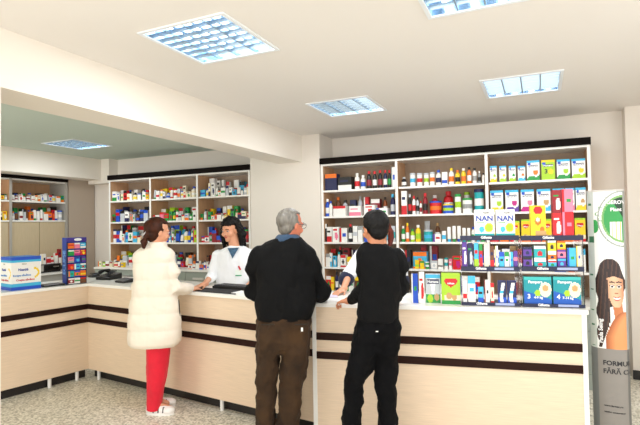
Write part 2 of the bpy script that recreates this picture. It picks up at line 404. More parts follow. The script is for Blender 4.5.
def ptin(w, h, body, lid, lab, name='tin'):
    r = w/2; bm = newbm(); fs = lathe(bm, [(r, 0), (r, h*.12), (r, h*.3), (r, h*.6), (r, h*.86)], 16)
    for f, k, i in fs: paint(bm, [f], K(lab) if k == 2 else K(body))
    o = obj(name, bm, PRINT, local=True)
    bm = newbm(); f = lathe(bm, [(r*1.03, h*.86+.0005), (r*1.03, h*.98), (r*.95, h)], 16); paint(bm, [q[0] for q in f], K(lid)); obj('lid', bm, PRINT, o, local=True)
    return o
ORD = 'first second third fourth fifth sixth seventh eighth ninth tenth eleventh twelfth thirteenth fourteenth fifteenth sixteenth seventeenth eighteenth nineteenth twentieth'.split()
ORD += ['twenty-'+o for o in ORD[:9]]+['thirtieth']+['thirty-'+o for o in ORD[:9]]
KIND = dict(b=('medicine_box', 'box'), t=('bottle', 'bottle'), j=('tin', 'tin'), u=('tube', 'tube'))
CNT = [0]
def product(kind, w, h, d, c1, c2, c3=None):
    CNT[0] += 1; s = CNT[0]
    if kind == 'b': o = pbox(w, d, h, c1, c2, seed=s)
    elif kind == 't': o = pbottle(w, h, c1, c2, c3 or 'white')
    elif kind == 'j': o = ptin(w, h, c1, c2, c3 or c2)
    elif kind == 'u':
        bm = newbm(); paint(bm, [], K(c1)); r = w/2
        f = lathe(bm, [(r*.8, 0), (r*.8, h*.18), (r, h*.2), (r*.95, h*.6), (r*.5, h)], 10)
        for q, k, i in f:
            paint(bm, [q], K(c2) if k < 1 else K(c1))
        for v in bm.verts:
            if v.co.z > h*.9: v.co.y *= .15; v.co.x *= 1.8
        o = obj('cream_tube', bm, PRINT, local=True)
    return o
def finish_row(items, where, group):
    """items: (x, obj, c1, c2, kind); orders them from the left and labels each"""
    items.sort(key=lambda q: q[0])
    for i, (x, o, c1, c2, k) in enumerate(items):
        kn = KIND[k][1]; acc = {'b': '%s print' % c2, 't': '%s cap' % c2, 'j': '%s lid' % c2, 'u': '%s cap' % c2}[k]
        tag(o, '%s %s with %s, %s from left, %s' % (c1, kn, acc, ORD[i], where), kn, group)
BAYX = {('left', 'right-hand unit'): (-2.468, -1.531), ('middle', 'right-hand unit'): (-1.509, -.526), ('right', 'right-hand unit'): (-.504, .453), ('left', 'middle unit'): (-6.148, -5.331), ('middle', 'middle unit'): (-5.309, -4.451), ('right', 'middle unit'): (-4.429, -3.572), ('left', 'far-left unit'): (3.3, 4.43), ('right', 'far-left unit'): (4.46, 5.33)}
def srow(F, t0, z, spec, where, group, depth=.12, scale=1.0, ysurf=None):
    """spec: (kind, px0, px1, pytop, c1, c2[, c3[, dt]]) seen on the frame's plane at depth t0"""
    items = []
    for s in spec:
        kind, a, b, top, c1, c2 = s[:6]; c3 = s[6] if len(s) > 6 else None; dt = s[7] if len(s) > 7 else 0
        py = ysurf
        s0, _ = F.h(a, py, t0+dt); s1, _ = F.h(b, py, t0+dt); _, zt = F.h((a+b)/2, top, t0+dt)
        h = max(.03, zt-z); w = max(.018, (s1-s0)*.96); d = min(depth, w*.9) if kind == 'b' else w
        if kind == 'b': d = max(.03, min(.11, w*.8))
        bx_ = [v for k_, v in BAYX.items() if group.endswith('%s bay, %s' % k_)]
        if bx_ and 'cabinet-top' not in group:
            lo_, hi_ = bx_[0]; mid = min(max((s0+s1)/2, lo_+w*.56+.004), hi_-w*.56-.004)
            if abs(mid-(s0+s1)/2) > w*.35 and dt > .1: continue
            s0, s1 = mid-(s1-s0)/2, mid+(s1-s0)/2
        o = product(kind, w, h, d, c1, c2, c3)
        p = F.pt((s0+s1)/2, t0+dt+d/2, z+.0005); o.location = p
        o.rotation_euler = (0, 0, F.ang+(random.uniform(-.05, .05) if kind == 'b' else 0))
        items.append((s0+s1, o, c1, c2, kind))
    finish_row(items, where, group)
FB = Frame((0, YS), (1, 0))
RU, LU, SU = 'right-hand unit', 'middle unit', 'far-left unit'
def where(row, bay, un): return '%s shelf, %s bay, %s' % (row, bay, un)
def R(row, bay, z, y, spec, un=RU, t0=.03):
    names = {'top': 'top', 'second': 'second', 'third': 'third', 'fourth': 'fourth', 'lowest': 'lowest'}
    srow(FB, t0, z, spec, where(row, bay, un), 'products on the %s shelf of the %s bay, %s' % (row, bay, un), ysurf=y)
# --- right-hand unit, left bay
R('top', 'left', 2.03, 189, [('b', 325, 337, 174, 'navy', 'orange'), ('b', 338, 352, 177, 'black', 'white'), ('t', 354, 359, 173, 'white', 'white', 'red'), ('t', 360, 365, 175, 'white', 'white', 'blue'),
    ('t', 366, 371, 171, 'black', 'red', 'crimson'), ('t', 372, 376.5, 171, 'black', 'red', 'white'), ('t', 377.5, 382, 170, 'black', 'red', 'crimson'), ('t', 383, 387, 170, 'navy', 'red', 'white'), ('t', 387.5, 391, 170, 'black', 'red', 'green'), ('b', 391.5, 395.5, 167, 'white', 'grey')])
R('second', 'left', 1.705, 214, [('t', 324, 328, 199, 'blue', 'white'), ('t', 328.5, 332, 201, 'white', 'blue'), ('b', 333, 346, 206, 'white', 'red'), ('b', 349, 361, 206, 'white', 'pink'), ('b', 364, 375, 205, 'white', 'red'), ('b', 376, 388, 208, 'white', 'blue'), ('t', 390, 395, 194, 'navy', 'cyan', 'silver'),
    ('t', 335, 340, 197, 'brown', 'orange', 'white', .14), ('t', 342, 347, 200, 'silver', 'black', 'white', .14), ('b', 350, 356, 200, 'navy', 'white', None, .14), ('t', 357.5, 362, 196, 'silver', 'grey', 'white', .14), ('b', 364, 369, 197, 'red', 'white', None, .14), ('b', 371, 380, 199, 'crimson', 'white', None, .14), ('t', 383, 387, 197, 'amber', 'black', 'white', .14)])
R('third', 'left', 1.385, 240, [('b', 324, 325.8, 224, 'black', 'white'), ('b', 326.5, 332, 227, 'white', 'red'), ('b', 332.5, 339, 227, 'white', 'pink'), ('b', 339.5, 347, 228, 'white', 'red'), ('t', 348, 352, 224, 'black', 'red', 'white'), ('b', 353, 357.5, 226, 'white', 'silver'), ('b', 358, 362.5, 226, 'white', 'grey'),
    ('b', 364, 371, 226, 'white', 'blue'), ('b', 372, 379, 225, 'cyan', 'white'), ('b', 380, 386, 226, 'white', 'red'), ('b', 387, 391, 227, 'cyan', 'white'), ('b', 391.5, 395.5, 226, 'silver', 'teal')])
R('fourth', 'left', 1.075, 266, [('b', 324, 328.5, 254, 'white', 'grey'), ('b', 329.5, 332, 253, 'white', 'cyan'), ('b', 333, 336.5, 256, 'cyan', 'white'), ('t', 337, 340, 252, 'white', 'teal'), ('b', 340.5, 346, 255, 'white', 'red'), ('b', 347, 352, 257, 'yellow', 'white'), ('b', 353, 358, 255, 'white', 'blue'), ('b', 359, 365, 254, 'red', 'white'), ('b', 366, 372, 255, 'white', 'green'), ('b', 373, 380, 254, 'blue', 'white'), ('b', 381, 387, 253, 'white', 'red'), ('b', 388, 395, 254, 'orange', 'white'),
    ('t', 325.5, 329, 248, 'amber', 'black', 'white', .13), ('b', 331, 336, 249, 'brown', 'red', None, .13), ('t', 338, 342, 247, 'black', 'red', 'white', .13), ('b', 343, 350, 248, 'crimson', 'white', None, .13), ('b', 352, 357, 250, 'navy', 'white', None, .13)])
R('lowest', 'left', .78, 292, [('b', 325, 330, 276, 'red', 'white'), ('b', 331, 334, 277, 'yellow', 'orange'), ('t', 335, 338, 272, 'navy', 'black', 'white'), ('t', 339, 342, 272, 'black', 'silver', 'white'), ('t', 343, 346, 274, 'navy', 'white', 'silver'), ('b', 347, 354, 276, 'white', 'green'), ('b', 355, 362, 277, 'brown', 'yellow')])
# --- right-hand unit, middle bay
R('top', 'middle', 2.03, 186, [('t', 401, 406, 177, 'black', 'silver'), ('j', 409.5, 415, 173, 'white', 'silver', 'cyan'), ('j', 416.5, 422, 173, 'white', 'silver', 'red'), ('j', 423.5, 428.5, 173, 'white', 'silver', 'lime'), ('j', 429.5, 434.5, 172, 'white', 'silver', 'orange'), ('t', 435.5, 441, 170, 'white', 'blue', 'navy'), ('b', 442, 447.5, 172, 'white', 'blue'), ('t', 448.5, 454, 168, 'white', 'yellow', 'orange'),
    ('t', 455, 460, 170, 'yellow', 'orange', 'black'), ('t', 461, 466, 168, 'yellow', 'white', 'orange'), ('t', 467, 471.5, 167, 'orange', 'black', 'white'), ('t', 472.5, 477, 168, 'white', 'black', 'grey'), ('t', 478, 481, 171, 'grey', 'white', 'black'), ('t', 482, 485, 173, 'white', 'black')])
R('second', 'middle', 1.705, 212.5, [('b', 401.5, 407, 191, 'white', 'red'), ('t', 408, 411.5, 194, 'black', 'silver', 'red'), ('t', 412, 415.5, 196, 'white', 'red', 'red'), ('t', 416, 419, 197, 'silver', 'black', 'black'), ('t', 419.5, 422, 201, 'white', 'red', 'crimson'), ('t', 422.5, 427.5, 193, 'crimson', 'red', 'black'),
    ('j', 428.5, 441, 201, 'red', 'blue', 'orange'), ('j', 442, 453, 204, 'blue', 'yellow', 'lime'), ('t', 431, 438, 195, 'red', 'white', 'crimson', .16), ('t', 443, 453, 191, 'red', 'red', 'white', .16), ('j', 454.5, 461, 194, 'white', 'green', 'lime'), ('j', 462, 472, 198, 'white', 'green', 'grey'), ('j', 464, 470, 192, 'white', 'lime', 'green', .16), ('j', 474, 484, 189, 'teal', 'navy', 'white')])
R('third', 'middle', 1.385, 239.5, [('t', 401, 405, 226, 'green', 'white', 'white'), ('t', 405.5, 409, 223, 'orange', 'yellow', 'white'), ('t', 410, 414.5, 229, 'lime', 'green', 'white'), ('t', 415, 420.5, 225, 'yellow', 'white', 'lime'), ('j', 423, 432, 230, 'teal', 'silver', 'cyan'), ('u', 424, 430, 221, 'silver', 'green', None, .14), ('b', 433, 441, 234, 'white', 'purple'), ('t', 435, 440, 223, 'brown', 'tan', 'white', .14), ('b', 442, 446, 231, 'white', 'cyan'),
    ('u', 447, 451, 227, 'white', 'cyan'), ('u', 452, 456, 226, 'white', 'green'), ('u', 457, 461, 226, 'white', 'blue'), ('u', 462, 466, 228, 'white', 'teal'), ('u', 467, 470.5, 228, 'white', 'green'), ('t', 471.5, 475, 227, 'white', 'blue', 'green'), ('u', 476, 480, 228, 'white', 'cyan'), ('b', 481, 485, 229, 'white', 'green')])
R('fourth', 'middle', 1.075, 266, [('j', 401, 405, 260, 'white', 'lime'), ('b', 405.5, 411, 250, 'black', 'red'), ('b', 413, 427, 252, 'cyan', 'orange'), ('b', 415, 419, 260, 'yellow', 'lime', None, -.02), ('b', 420, 424, 261, 'yellow', 'green', None, -.02), ('j', 425, 429, 262, 'green', 'white', None, -.02), ('b', 421, 427, 245, 'crimson', 'red', None, .15), ('b', 430, 438, 246, 'crimson', 'white', None, .12),
    ('b', 431, 437, 261, 'white', 'silver', None, -.02), ('b', 438, 443, 259, 'white', 'black'), ('j', 444, 448, 258, 'white', 'teal'), ('b', 449, 452, 259, 'pink', 'white'), ('b', 452.5, 462, 256, 'red', 'magenta'), ('t', 463, 467, 258, 'black', 'white'), ('b', 468, 474, 257, 'white', 'red'), ('b', 475, 484, 256, 'blue', 'white')])
R('lowest', 'middle', .78, 292, [('b', 402, 408, 276, 'black', 'white'), ('b', 428, 434, 277, 'blue', 'white'), ('b', 437, 443, 277, 'green', 'white'), ('b', 460, 468, 276, 'white', 'blue'), ('b', 472, 480, 277, 'red', 'white')])
# --- right-hand unit, right bay: milk formula cartons with their print
def formula(px0, px1, top, z, y, low, mid, label, grp, t0=.03, F=FB, n3=False, small=False, stripe_='white'):
    s0, _ = F.h(px0, y, t0); s1, _ = F.h(px1, y, t0); _, zt = F.h((px0+px1)/2, top, t0); w = (s1-s0)*.97; h = zt-z; d = w*.5
    lo, mi, bl, wh, ye = K(low), K(mid), K('blue'), K('white'), K('yellow')
    def art(u, v):
        if v > .9: return mi if n3 else K('cyan')
        if (u-.2)**2+((v-.82)*h/w)**2 < .02: return bl
        if .66 < v < .78 and .12 < u < .9: return K('navy')
        if v < .1+.22*u+.08*math.sin(u*6): return lo
        if (u-.68)**2+((v-.4)*h/w)**2 < .045: return mi
        if n3: return K('lime')
        return wh
    o = obj('formula_carton', carton_bm(w, d, h, art, K(stripe_), 16, 18, K('cyan' if not n3 else 'yellow')), PRINT, local=True, normals=False)
    o.location = F.pt((s0+s1)/2, t0+d/2, z+.0005); o.rotation_euler = (0, 0, F.ang)
    P = o.location + V((0, -d/2-.0003, h*.72)); text('Humana', h*.13, whitetxt, P, F.u, parent=o, wmax=w*.72)
    if n3: text('3', h*.3, darktxt, o.location+V((-.02, -d/2-.0003, h*.42)), F.u, parent=o)
    tag(o, label, 'box', grp); return o
G1 = 'formula cartons on the top shelf, right bay'
for i, (a, b, l, mm, w) in enumerate([(490, 497, 'yellow', 'lime', 'yellow-footed'), (499.5, 506.5, 'lime', 'yellow', 'lime-footed'), (509, 516, 'lime', 'green', 'green-spotted'), (518, 525.5, 'cyan', 'orange', 'orange-spotted')]):
    formula(a, b, 166, 2.03, 181.5, l, mm, 'small white blue-topped %s formula carton, %s of the four short ones on the top shelf' % (w, ORD[i]), G1)
for i, (a, b, l, mm, n3, w) in enumerate([(527, 540, 'green', 'orange', False, 'orange spot'), (541.5, 555.5, 'lime', 'yellow', True, 'big black numeral three'), (557, 570.5, 'green', 'lime', False, 'pale green spot'), (572, 586, 'lime', 'yellow', False, 'yellow spot')]):
    formula(a, b, 160.5-i*.6, 2.03, 180, l, mm, 'tall formula carton with %s, %s of four tall ones, top shelf' % (w, ORD[i]), G1, n3=n3)
G2 = 'formula cartons on the second shelf, right bay'
for i, (a, b, l, mm, w) in enumerate([(490.5, 503.5, 'yellow', 'lime', 'yellow'), (505.5, 519, 'purple', 'magenta', 'purple'), (521, 534.5, 'magenta', 'pink', 'magenta'), (537, 551, 'cyan', 'tan', 'pale blue'), (553, 565, 'crimson', 'red', 'crimson'), (566, 575, 'pink', 'red', 'pink'), (576, 586.5, 'yellow', 'tan', 'golden')]):
    formula(a, b, 190.5-i*.5, 1.705, 210.5, l, mm, '%s-based white formula carton, %s from left on the second shelf, right bay' % (w, ORD[i]), G2)
def heartbox(px0, px1, top, z, y, t0, F, label, grp, body='yellow', foot='red', name='cereal_box', txt='Milupa', g=None):
    s0, _ = F.h(px0, y, t0); s1, _ = F.h(px1, y, t0); _, zt = F.h((px0+px1)/2, top, t0); w = (s1-s0)*.97; h = zt-z; d = min(.08, w*.5)
    def art(u, v):
        x, yy = (u-.5)*2.3, (v-.68)*h/w*3.0
        if (x*x+yy*yy-.45)**3 - x*x*yy**3*.9 < 0: return K('red')
        if v > .9: return K('lime')
        if v < .12: return K(foot)
        if (u-.4)**2+((v-.27)*h/w)**2 < .03 or (u-.68)**2+((v-.22)*h/w)**2 < .02: return K('tan')
        if .12 < v < .3 and u > .15: return K('cream')
        return K(body)
    o = obj(name, carton_bm(w, d, h, art, K(body), 20, 24, K(foot)), PRINT, local=True, normals=False)
    o.location = F.pt((s0+s1)/2, t0+d/2, z+.0005); o.rotation_euler = (0, 0, F.ang)
    text(txt, h*.085, whitetxt, F.pt((s0+s1)/2, t0-.0003, z+h*.68), F.u, parent=o, wmax=w*.5)
    tag(o, label, 'box', grp); return o
G3 = 'cereal boxes on the third shelf, right bay'
for i, (a, b, tp) in enumerate([(490, 499, 224), (500, 509, 222), (510, 520, 221), (521.5, 531, 219.5), (532, 541, 219), (542, 552.5, 219), (554, 563, 218.5), (564, 574, 218.5), (575, 586, 218)]):
    heartbox(a, b, tp, 1.385, 239.5, .03, FB, 'yellow cereal box with red heart, %s from left on the third shelf, right bay' % ORD[i], G3, foot='orange' if i % 2 else 'red')
R('fourth', 'right', 1.075, 267, [('b', 490, 500, 250, 'white', 'blue'), ('b', 502, 512, 249, 'blue', 'white'), ('b', 514, 524, 249, 'red', 'white'), ('b', 527, 538, 250, 'green', 'white'), ('b', 540, 552, 248, 'white', 'red'), ('b', 554, 566, 249, 'yellow', 'blue'), ('b', 568, 577, 249, 'orange', 'white'), ('b', 579, 586, 249, 'white', 'cyan')])
# --- middle unit (behind the pharmacist): crowded rows of small things
def crowd(F, z, y, px0, px1, lo, hi, pal, rowname, bay, un, seed, t0=.03, wmin=2.2, wmax=4.8, back=True, skip=None):
    rn = random.Random(seed); spec = []; x = px0
    while x < px1-wmin:
        w = min(rn.uniform(wmin, wmax), px1-x); top = y-rn.uniform(lo, hi); c1 = rn.choice(pal) if rn.random() < .5 else rn.choice(['white', 'white', 'cream', 'silver']); c2 = rn.choice([c for c in ('white', 'red', 'blue', 'green', 'orange', 'black', 'navy', 'crimson') if c != c1])
        k = rn.choice('bbbttju') if w < 4.4 else rn.choice('bbbj'); spec.append((k, x, x+w*.97, top, c1, c2, rn.choice(['white', 'red', 'blue', 'yellow', c2]))); x += w+rn.uniform(0, .5)
    if back:
        x = px0+1
        while x < px1-5:
            w = rn.uniform(3, 6); c1 = rn.choice(pal); c2 = rn.choice([c for c in ('white', 'red', 'blue', 'black') if c != c1]); spec.append((rn.choice('bbt'), x, x+w, y-rn.uniform(hi*.95, hi*1.28), c1, c2, 'white', .17)); x += w+rn.uniform(.5, 5)
    srow(F, t0, z, spec, where(rowname, bay, un), 'products on the %s shelf of the %s bay, %s' % (rowname, bay, un), ysurf=y)
MIX = ['white', 'white', 'white', 'cream', 'red', 'blue', 'orange', 'navy', 'cyan', 'yellow', 'green']
bays = [('left', 112, 150), ('middle', 153, 197.5), ('right', 200.5, 250)]
for bi, (bn, a, b) in enumerate(bays):
    off = [0, -1.6, -3.8][bi]
    crowd(FB, 2.03, 200+off, a, b, 5, 10 + (4 if bi == 2 else 0), [['white', 'red', 'orange', 'white', 'black', 'cream', 'yellow'], ['white', 'white', 'orange', 'yellow', 'black', 'cream'], ['white', 'white', 'red', 'cyan', 'white', 'navy']][bi], 'top', bn, LU, 20+bi)
    crowd(FB, 1.70, 221.5+off*.3, a, b, 5, 12, [['white', 'silver', 'grey', 'navy', 'blue', 'brown'], ['green', 'white', 'red', 'red', 'pink', 'white', 'lime'], ['yellow', 'green', 'orange', 'brown', 'navy', 'white']][bi], 'second', bn, LU, 30+bi)
    crowd(FB, 1.38, 242.5, a, b, 6, 14, [['blue', 'green', 'white', 'white', 'cyan', 'navy'], ['white', 'cyan', 'blue', 'lime', 'white'], ['white', 'red', 'blue', 'crimson', 'white']][bi], 'third', bn, LU, 40+bi)
    crowd(FB, 1.02, 265.5+bi*1.0, a, b, 5, 12, [['yellow', 'orange', 'lime', 'white', 'brown', 'black'], ['white', 'yellow', 'navy', 'brown', 'red', 'black'], ['red', 'brown', 'orange', 'white', 'black']][bi], 'lowest', bn, LU, 50+bi)
# low front row on the middle unit's cabinet
crowd(FB, 1.02, 267, 98, 125, 4, 7, ['yellow', 'lime', 'orange', 'white', 'red'], 'cabinet-top', 'left', LU, 61, t0=-.2, back=False)
crowd(FB, 1.02, 269, 188, 210, 4, 9, ['red', 'white', 'orange', 'brown'], 'cabinet-top', 'middle', LU, 62, t0=-.2, back=False)
# --- far left side shelving
crowd(FS, 2.035, 199.8, 0, 8, 5, 8, ['white', 'yellow', 'white', 'green'], 'top', 'left', SU, 70, back=False)
crowd(FS, 2.035, 201, 12.5, 64, 4.5, 7, ['white', 'white', 'cream', 'green', 'silver', 'black', 'white'], 'top', 'right', SU, 71)
crowd(FS, 1.745, 220, 0, 8, 6, 10, ['orange', 'yellow', 'white', 'red'], 'second', 'left', SU, 72, back=False)
crowd(FS, 1.745, 220.5, 12.5, 64, 6, 12, ['white', 'orange', 'red', 'white', 'brown', 'black', 'green', 'navy', 'cream'], 'second', 'right', SU, 73)
crowd(Frame((-6.78, 0), (0, 1)), .956, 274, 2, 37, 7, 15, ['white', 'red', 'orange', 'white', 'crimson', 'yellow'], 'cabinet-top', 'right', SU, 74, back=False)
# black printer on the low cabinet, with medicine boxes on it
FP = Frame((-6.72, 0), (0, 1)); s0, _ = FP.h(41.5, 278); s1, zt = FP.h(62, 263)
t = thing('printer', 'black box-shaped office printer on the far left low cabinet', 'printer', FP.pt((s0+s1)/2, .16, .956), 0)
bm = newbm(); fbox(bm, FP, s0, s1, .02, .3, .956, zt); obj('casing', bm, black, t, bevel=.01)
bm = newbm(); fbox(bm, FP, s0+.04, s1-.05, .008, .02, zt-.09, zt-.02); obj('front_flap', bm, mat('gloss_black', '#07070a', .15), t)
bm = newbm(); fbox(bm, FP, s0, s0+.035, .0, .02, .98, zt-.01); obj('side_trim', bm, greyl, t)
bm = newbm(); fbox(bm, FP, (s0+s1)/2+.03, (s0+s1)/2+.12, .004, .008, zt-.05, zt-.035); obj('badge', bm, metal, t)
srow(FP, .06, zt, [('b', 42, 46, 254, 'white', 'cream'), ('b', 46.5, 51, 257, 'red', 'white'), ('t', 51.5, 54.5, 256, 'white', 'red', 'red'), ('b', 55, 58, 253, 'white', 'red'), ('b', 58.5, 61.5, 249, 'crimson', 'white'), ('b', 31, 31, 256, 'white', 'red')][:5], 'top of black printer', 'boxes on the black printer', ysurf=262)
# ------------------------------------------------------------------ counter goods: racks
def rack(label, px0, px1, grp):
    t0 = .055; s0, _ = FR.h(px0, 290, t0); s1, _ = FR.h(px1, 290, t0); _, zt = FR.h(px1, 236, t0); _, zm = FR.h((px0+px1)/2, 268, t0); dp = .24
    zb = ZT1; t = thing('display_rack', label, 'display rack', FR.pt((s0+s1)/2, t0+dp/2, zb+.0005), FR.ang, grp)
    def fb(n, a0, a1, b0, b1, z0, z1, m, bev=0): bm = newbm(); fbox(bm, FR, a0, a1, b0, b1, z0, z1); return obj(n, bm, m, t, bevel=bev)
    th = .005
    fb('side_pane', s0, s0+th, t0+.01, t0+dp, zb+.001, zt, acryl); fb('side_pane', s1-th, s1, t0+.01, t0+dp, zb+.001, zt, acryl)
    shelves = []
    for z, nm in ((zb+.002, 'base'), (zm-.012, 'shelf'), (zt-.016, 'top_shelf')):
        fb(nm, s0+th, s1-th, t0+.008, t0+dp, z, z+.01, navym); shelves.append(z+.01)
        fb('header_strip', s0, s1, t0, t0+.006, z-(0 if nm == 'base' else .012), z+.022, navym)
        zz = z+.005 if nm != 'base' else z+.011
        text('Gillette', .024, whitetxt, FR.pt((s0+s1)/2-(.06 if nm != 'top_shelf' else .02), t0-.0002, zz+.003), FR.u, parent=t)
        if nm != 'top_shelf':
            fb('printed_strip', (s0+s1)/2+.03, s1-.04, t0-.001, t0, zz-.006, zz+.010, mat('pale_strip', '#9ca7c9', .5))
    return s0, s1, t0, shelves, zt
rl = rack('left of the two clear acrylic razor racks on the right-hand counter', 461.5, 520.5, 'acrylic counter racks')
rr = rack('right of the two clear acrylic racks, holding nappy packs, on the counter', 522, 585, 'acrylic counter racks')
def ritem(px0, px1, top, z, c1, c2, label, name='toiletry_pack', cat='pack', grp=None, art=None, style=None, t=.075, nx=10, ny=14, kind='b', d=None, bot=None, c3=None):
    s0, _ = FR.h(px0, 290, t); s1, _ = FR.h(px1, 290, t); _, zt = FR.h((px0+px1)/2, top, t); w = (s1-s0)*.97; h = zt-z
    CNT[0] += 1
    if kind == 'b': o = pbox(w, d or min(.1, w*.6), h, c1, c2, style, CNT[0], art, name, nx, ny); dd = d or min(.1, w*.6)
    else: o = product(kind, w, h, w, c1, c2, c3); dd = w
    o.location = FR.pt((s0+s1)/2, t+dd/2, z+.0006); o.rotation_euler = (0, 0, FR.ang); tag(o, label, cat, grp); return o, w, h, dd, (s0+s1)/2
zb, zm, ztp = rl[3]; GL = 'packs in the left acrylic rack'; GR_ = 'packs in the right acrylic rack'
for a, b, tp, z, c1, c2, st, lb, hook in [
    (463, 468, 242, zm, 'purple', 'white', 3, 'purple and white razor pack at the left end of the left rack\'s upper tier', 0), (468.5, 474, 243, zm, 'navy', 'silver', 3, 'navy razor pack second from left on the left rack\'s upper tier', 0),
    (475, 479.5, 243, zm, 'cyan', 'lime', 2, 'cyan and lime razor pack beside the navy one, upper tier of left rack', 0), (480, 483.5, 244, zm, 'red', 'green', 1, 'narrow red and green pack in the left rack\'s upper tier', 0),
    (485, 489.5, 243, zm, 'cream', 'white', 0, 'tall cream carton in the left rack\'s upper tier', 0), (491, 495, 246, zm, 'brown', 'red', 2, 'tall dark brown carton with red foot, upper tier of left rack', 0), (496, 499, 246, zm, 'white', 'yellow', 4, 'thin white and yellow carton, upper tier of left rack', 0),
    (500, 505, 252, zm, 'cyan', 'blue', 1, 'pale blue oral care pack left of the green one, upper tier', 0), (505.5, 510, 252, zm, 'white', 'green', 1, 'green-topped white oral care pack, upper tier of left rack', 0), (510.5, 514, 252, zm, 'cyan', 'white', 4, 'blue and white oral care pack right of the green one', 0), (514.5, 518.5, 251, zm, 'purple', 'pink', 0, 'lilac pack at the right end of the left rack\'s upper tier', 0),
    (463, 467, 281, zb, 'white', 'red', 0, 'white carton with red print at left end of left rack\'s lower tier', 0), (468, 475.5, 276, zb, 'white', 'cyan', 1, 'white and pale blue hanging pack, lower tier of left rack', 0),
    (478, 483.5, 287, zb, 'cyan', 'blue', 2, 'short cyan carton in the lower tier of the left rack', 0), (484.5, 489.5, 280, zb, 'white', 'crimson', 4, 'tall white carton with crimson lettering, lower tier of left rack', 0), (490.5, 494, 283, zb, 'cream', 'red', 5, 'narrow cream carton left of the twin toothbrush packs', 0)]:
    ritem(a, b, tp, z, c1, c2, lb, grp=GL, style=st)
ritem(511, 517, 246, zm, 'white', 'tan', 'white pack with tan print standing behind the blue packs, left rack', grp=GL, style=1, t=.17)
def brush_art(u, v):
    x = u-.5+.12*math.sin(v*5)
    if abs(x) < .2 and .08 < v < .92: return K('white') if not .45 < v < .6 else K('cyan')
    return K('blue') if v < .3 else K('navy')
for i, (a, b) in enumerate(((498, 506.5), (507.5, 516.5))):
    ritem(a, b, 281, zb, 'blue', 'white', 'blue blister pack with white toothbrush shape, %s of the pair in the left rack' % ('left' if i == 0 else 'right'), 'toothbrush_pack', 'pack', GL, art=brush_art, nx=16, ny=24, d=.03)
zb, zm, ztp = rr[3]
def stack(px0, px1, tops, z, cols, labs):
    for (tp, (c1, c2), lb) in zip(tops, cols, labs):
        o, w, h, dd, s = ritem(px0, px1, tp, z, c1, c2, lb, grp=GR_, style=5, d=.07); z += h+.001
stack(524, 533, (257.5, 247.5), zm, (('purple', 'black'), ('purple', 'navy')), ('lower of two purple blade packs at left end of the right rack', 'upper of two purple blade packs at left end of the right rack'))
stack(535, 547, (260, 246), zm, (('teal', 'white'), ('teal', 'white')), ('lower of two teal and white packs in the right rack', 'upper of two teal and white packs in the right rack'))
stack(549, 557.5, (261, 253, 240), zm, (('cyan', 'red'), ('orange', 'white'), ('yellow', 'white')), ('bottom cyan pack of the middle stack in the right rack', 'orange pack in the middle stack of the right rack', 'yellow pack topping the middle stack of the right rack'))
stack(558.5, 567, (259, 250, 241), zm, (('purple', 'cyan'), ('pink', 'purple'), ('yellow', 'orange')), ('bottom purple pack of the stack right of the orange one', 'pink pack above the purple one in the right rack', 'yellow and orange pack above the pink one, right rack'))
ritem(568.5, 577, 248, zm, 'cyan', 'blue', 'pale blue carton near the right end of the right rack', grp=GR_, style=4)
ritem(577.6, 582.3, 246, zm, 'cream', 'yellow', 'cream and yellow carton at the right end of the right rack', grp=GR_, style=4)
def nappy_art(u, v):
    if (u-.78)**2/.9+((v-.55)*.85)**2 < .05:
        return K('tan') if (u-.78)**2+(v-.6)**2 < .012 else K('cream')
    if (u-.5)**2+(v-.42)**2 < .012: return K('lime')
    if v < .42-.3*(u-.3): return K('#0f56b4')
    return K('#0a8f98') if v < .9 else K('#37b3ae')
for i, (a, b, num) in enumerate(((523.5, 552, '3 4-9 kg'), (553, 581.5, '4 7-14 kg'))):
    o, w, h, dd, s = ritem(a, b, 277, zb, 'teal', 'blue', 'teal %s nappy pack with baby picture in the right rack, %s one' % (('left', 'left') if i == 0 else ('right', 'right')), 'nappy_pack', 'pack', GR_, art=nappy_art, nx=34, ny=28, d=.1)
    text('Pampers', .026, whitetxt, FR.pt(s-w*.08, .0745, zb+h*.82), FR.u, parent=o, wmax=w*.6)
    text(num.split()[0], .042, whitetxt, FR.pt(s-w*.32, .0745, zb+h*.3), FR.u, parent=o); text(num.split(' ', 1)[1], .022, whitetxt, FR.pt(s+w*.02, .0745, zb+h*.27), FR.u, parent=o, wmax=w*.4)
# on top of the racks
def nan_art(u, v):
    if v < .12: return K('teal')
    if (u-.72)**2+((v-.34)*1.25)**2 < .03: return K('lime')
    if (u-.72)**2+((v-.34)*1.25)**2 < .045: return K('yellow')
    if (u-.35)**2+((v-.28)*1.2)**2 < .018: return K('cyan')
    if .5 < v < .54 and .1 < u < .5: return K('green')
    return K('white')
zk = rl[4]-.006+.001
for i, (a, b) in enumerate(((476, 496.5), (497.5, 517))):
    o, w, h, dd, s = ritem(a, b, 209.5, rl[3][2]+.0, 'white', 'teal', 'white infant milk carton with teal foot, %s of the pair on the left rack' % ('left' if i == 0 else 'right'), 'formula_carton', 'box', 'cartons on top of the racks', art=nan_art, nx=26, ny=32, d=.08)
    text('NAN', .052, bluetxt, FR.pt(s, .0745, rl[3][2]+h*.67), FR.u, parent=o, wmax=w*.85)
    text('Nestlé', .015, darktxt, FR.pt(s+.01, .0745, rl[3][2]+h*.88), FR.u, parent=o)
heartz = rr[3][2]
def yel_art(u, v):
    if (u-.5)**2+((v-.85)*2.6)**2 < .1: return K('red')
    if (u-.48)**2+((v-.5)*1.8)**2 < .05: return K('orange') if (u-.48)**2+((v-.55)*1.8)**2 > .015 else K('cream')
    if v < .2 and u > .3: return K('tan')
    if (u-.75)**2+((v-.25)*1.8)**2 < .03: return K('orange')
    return K('yellow')
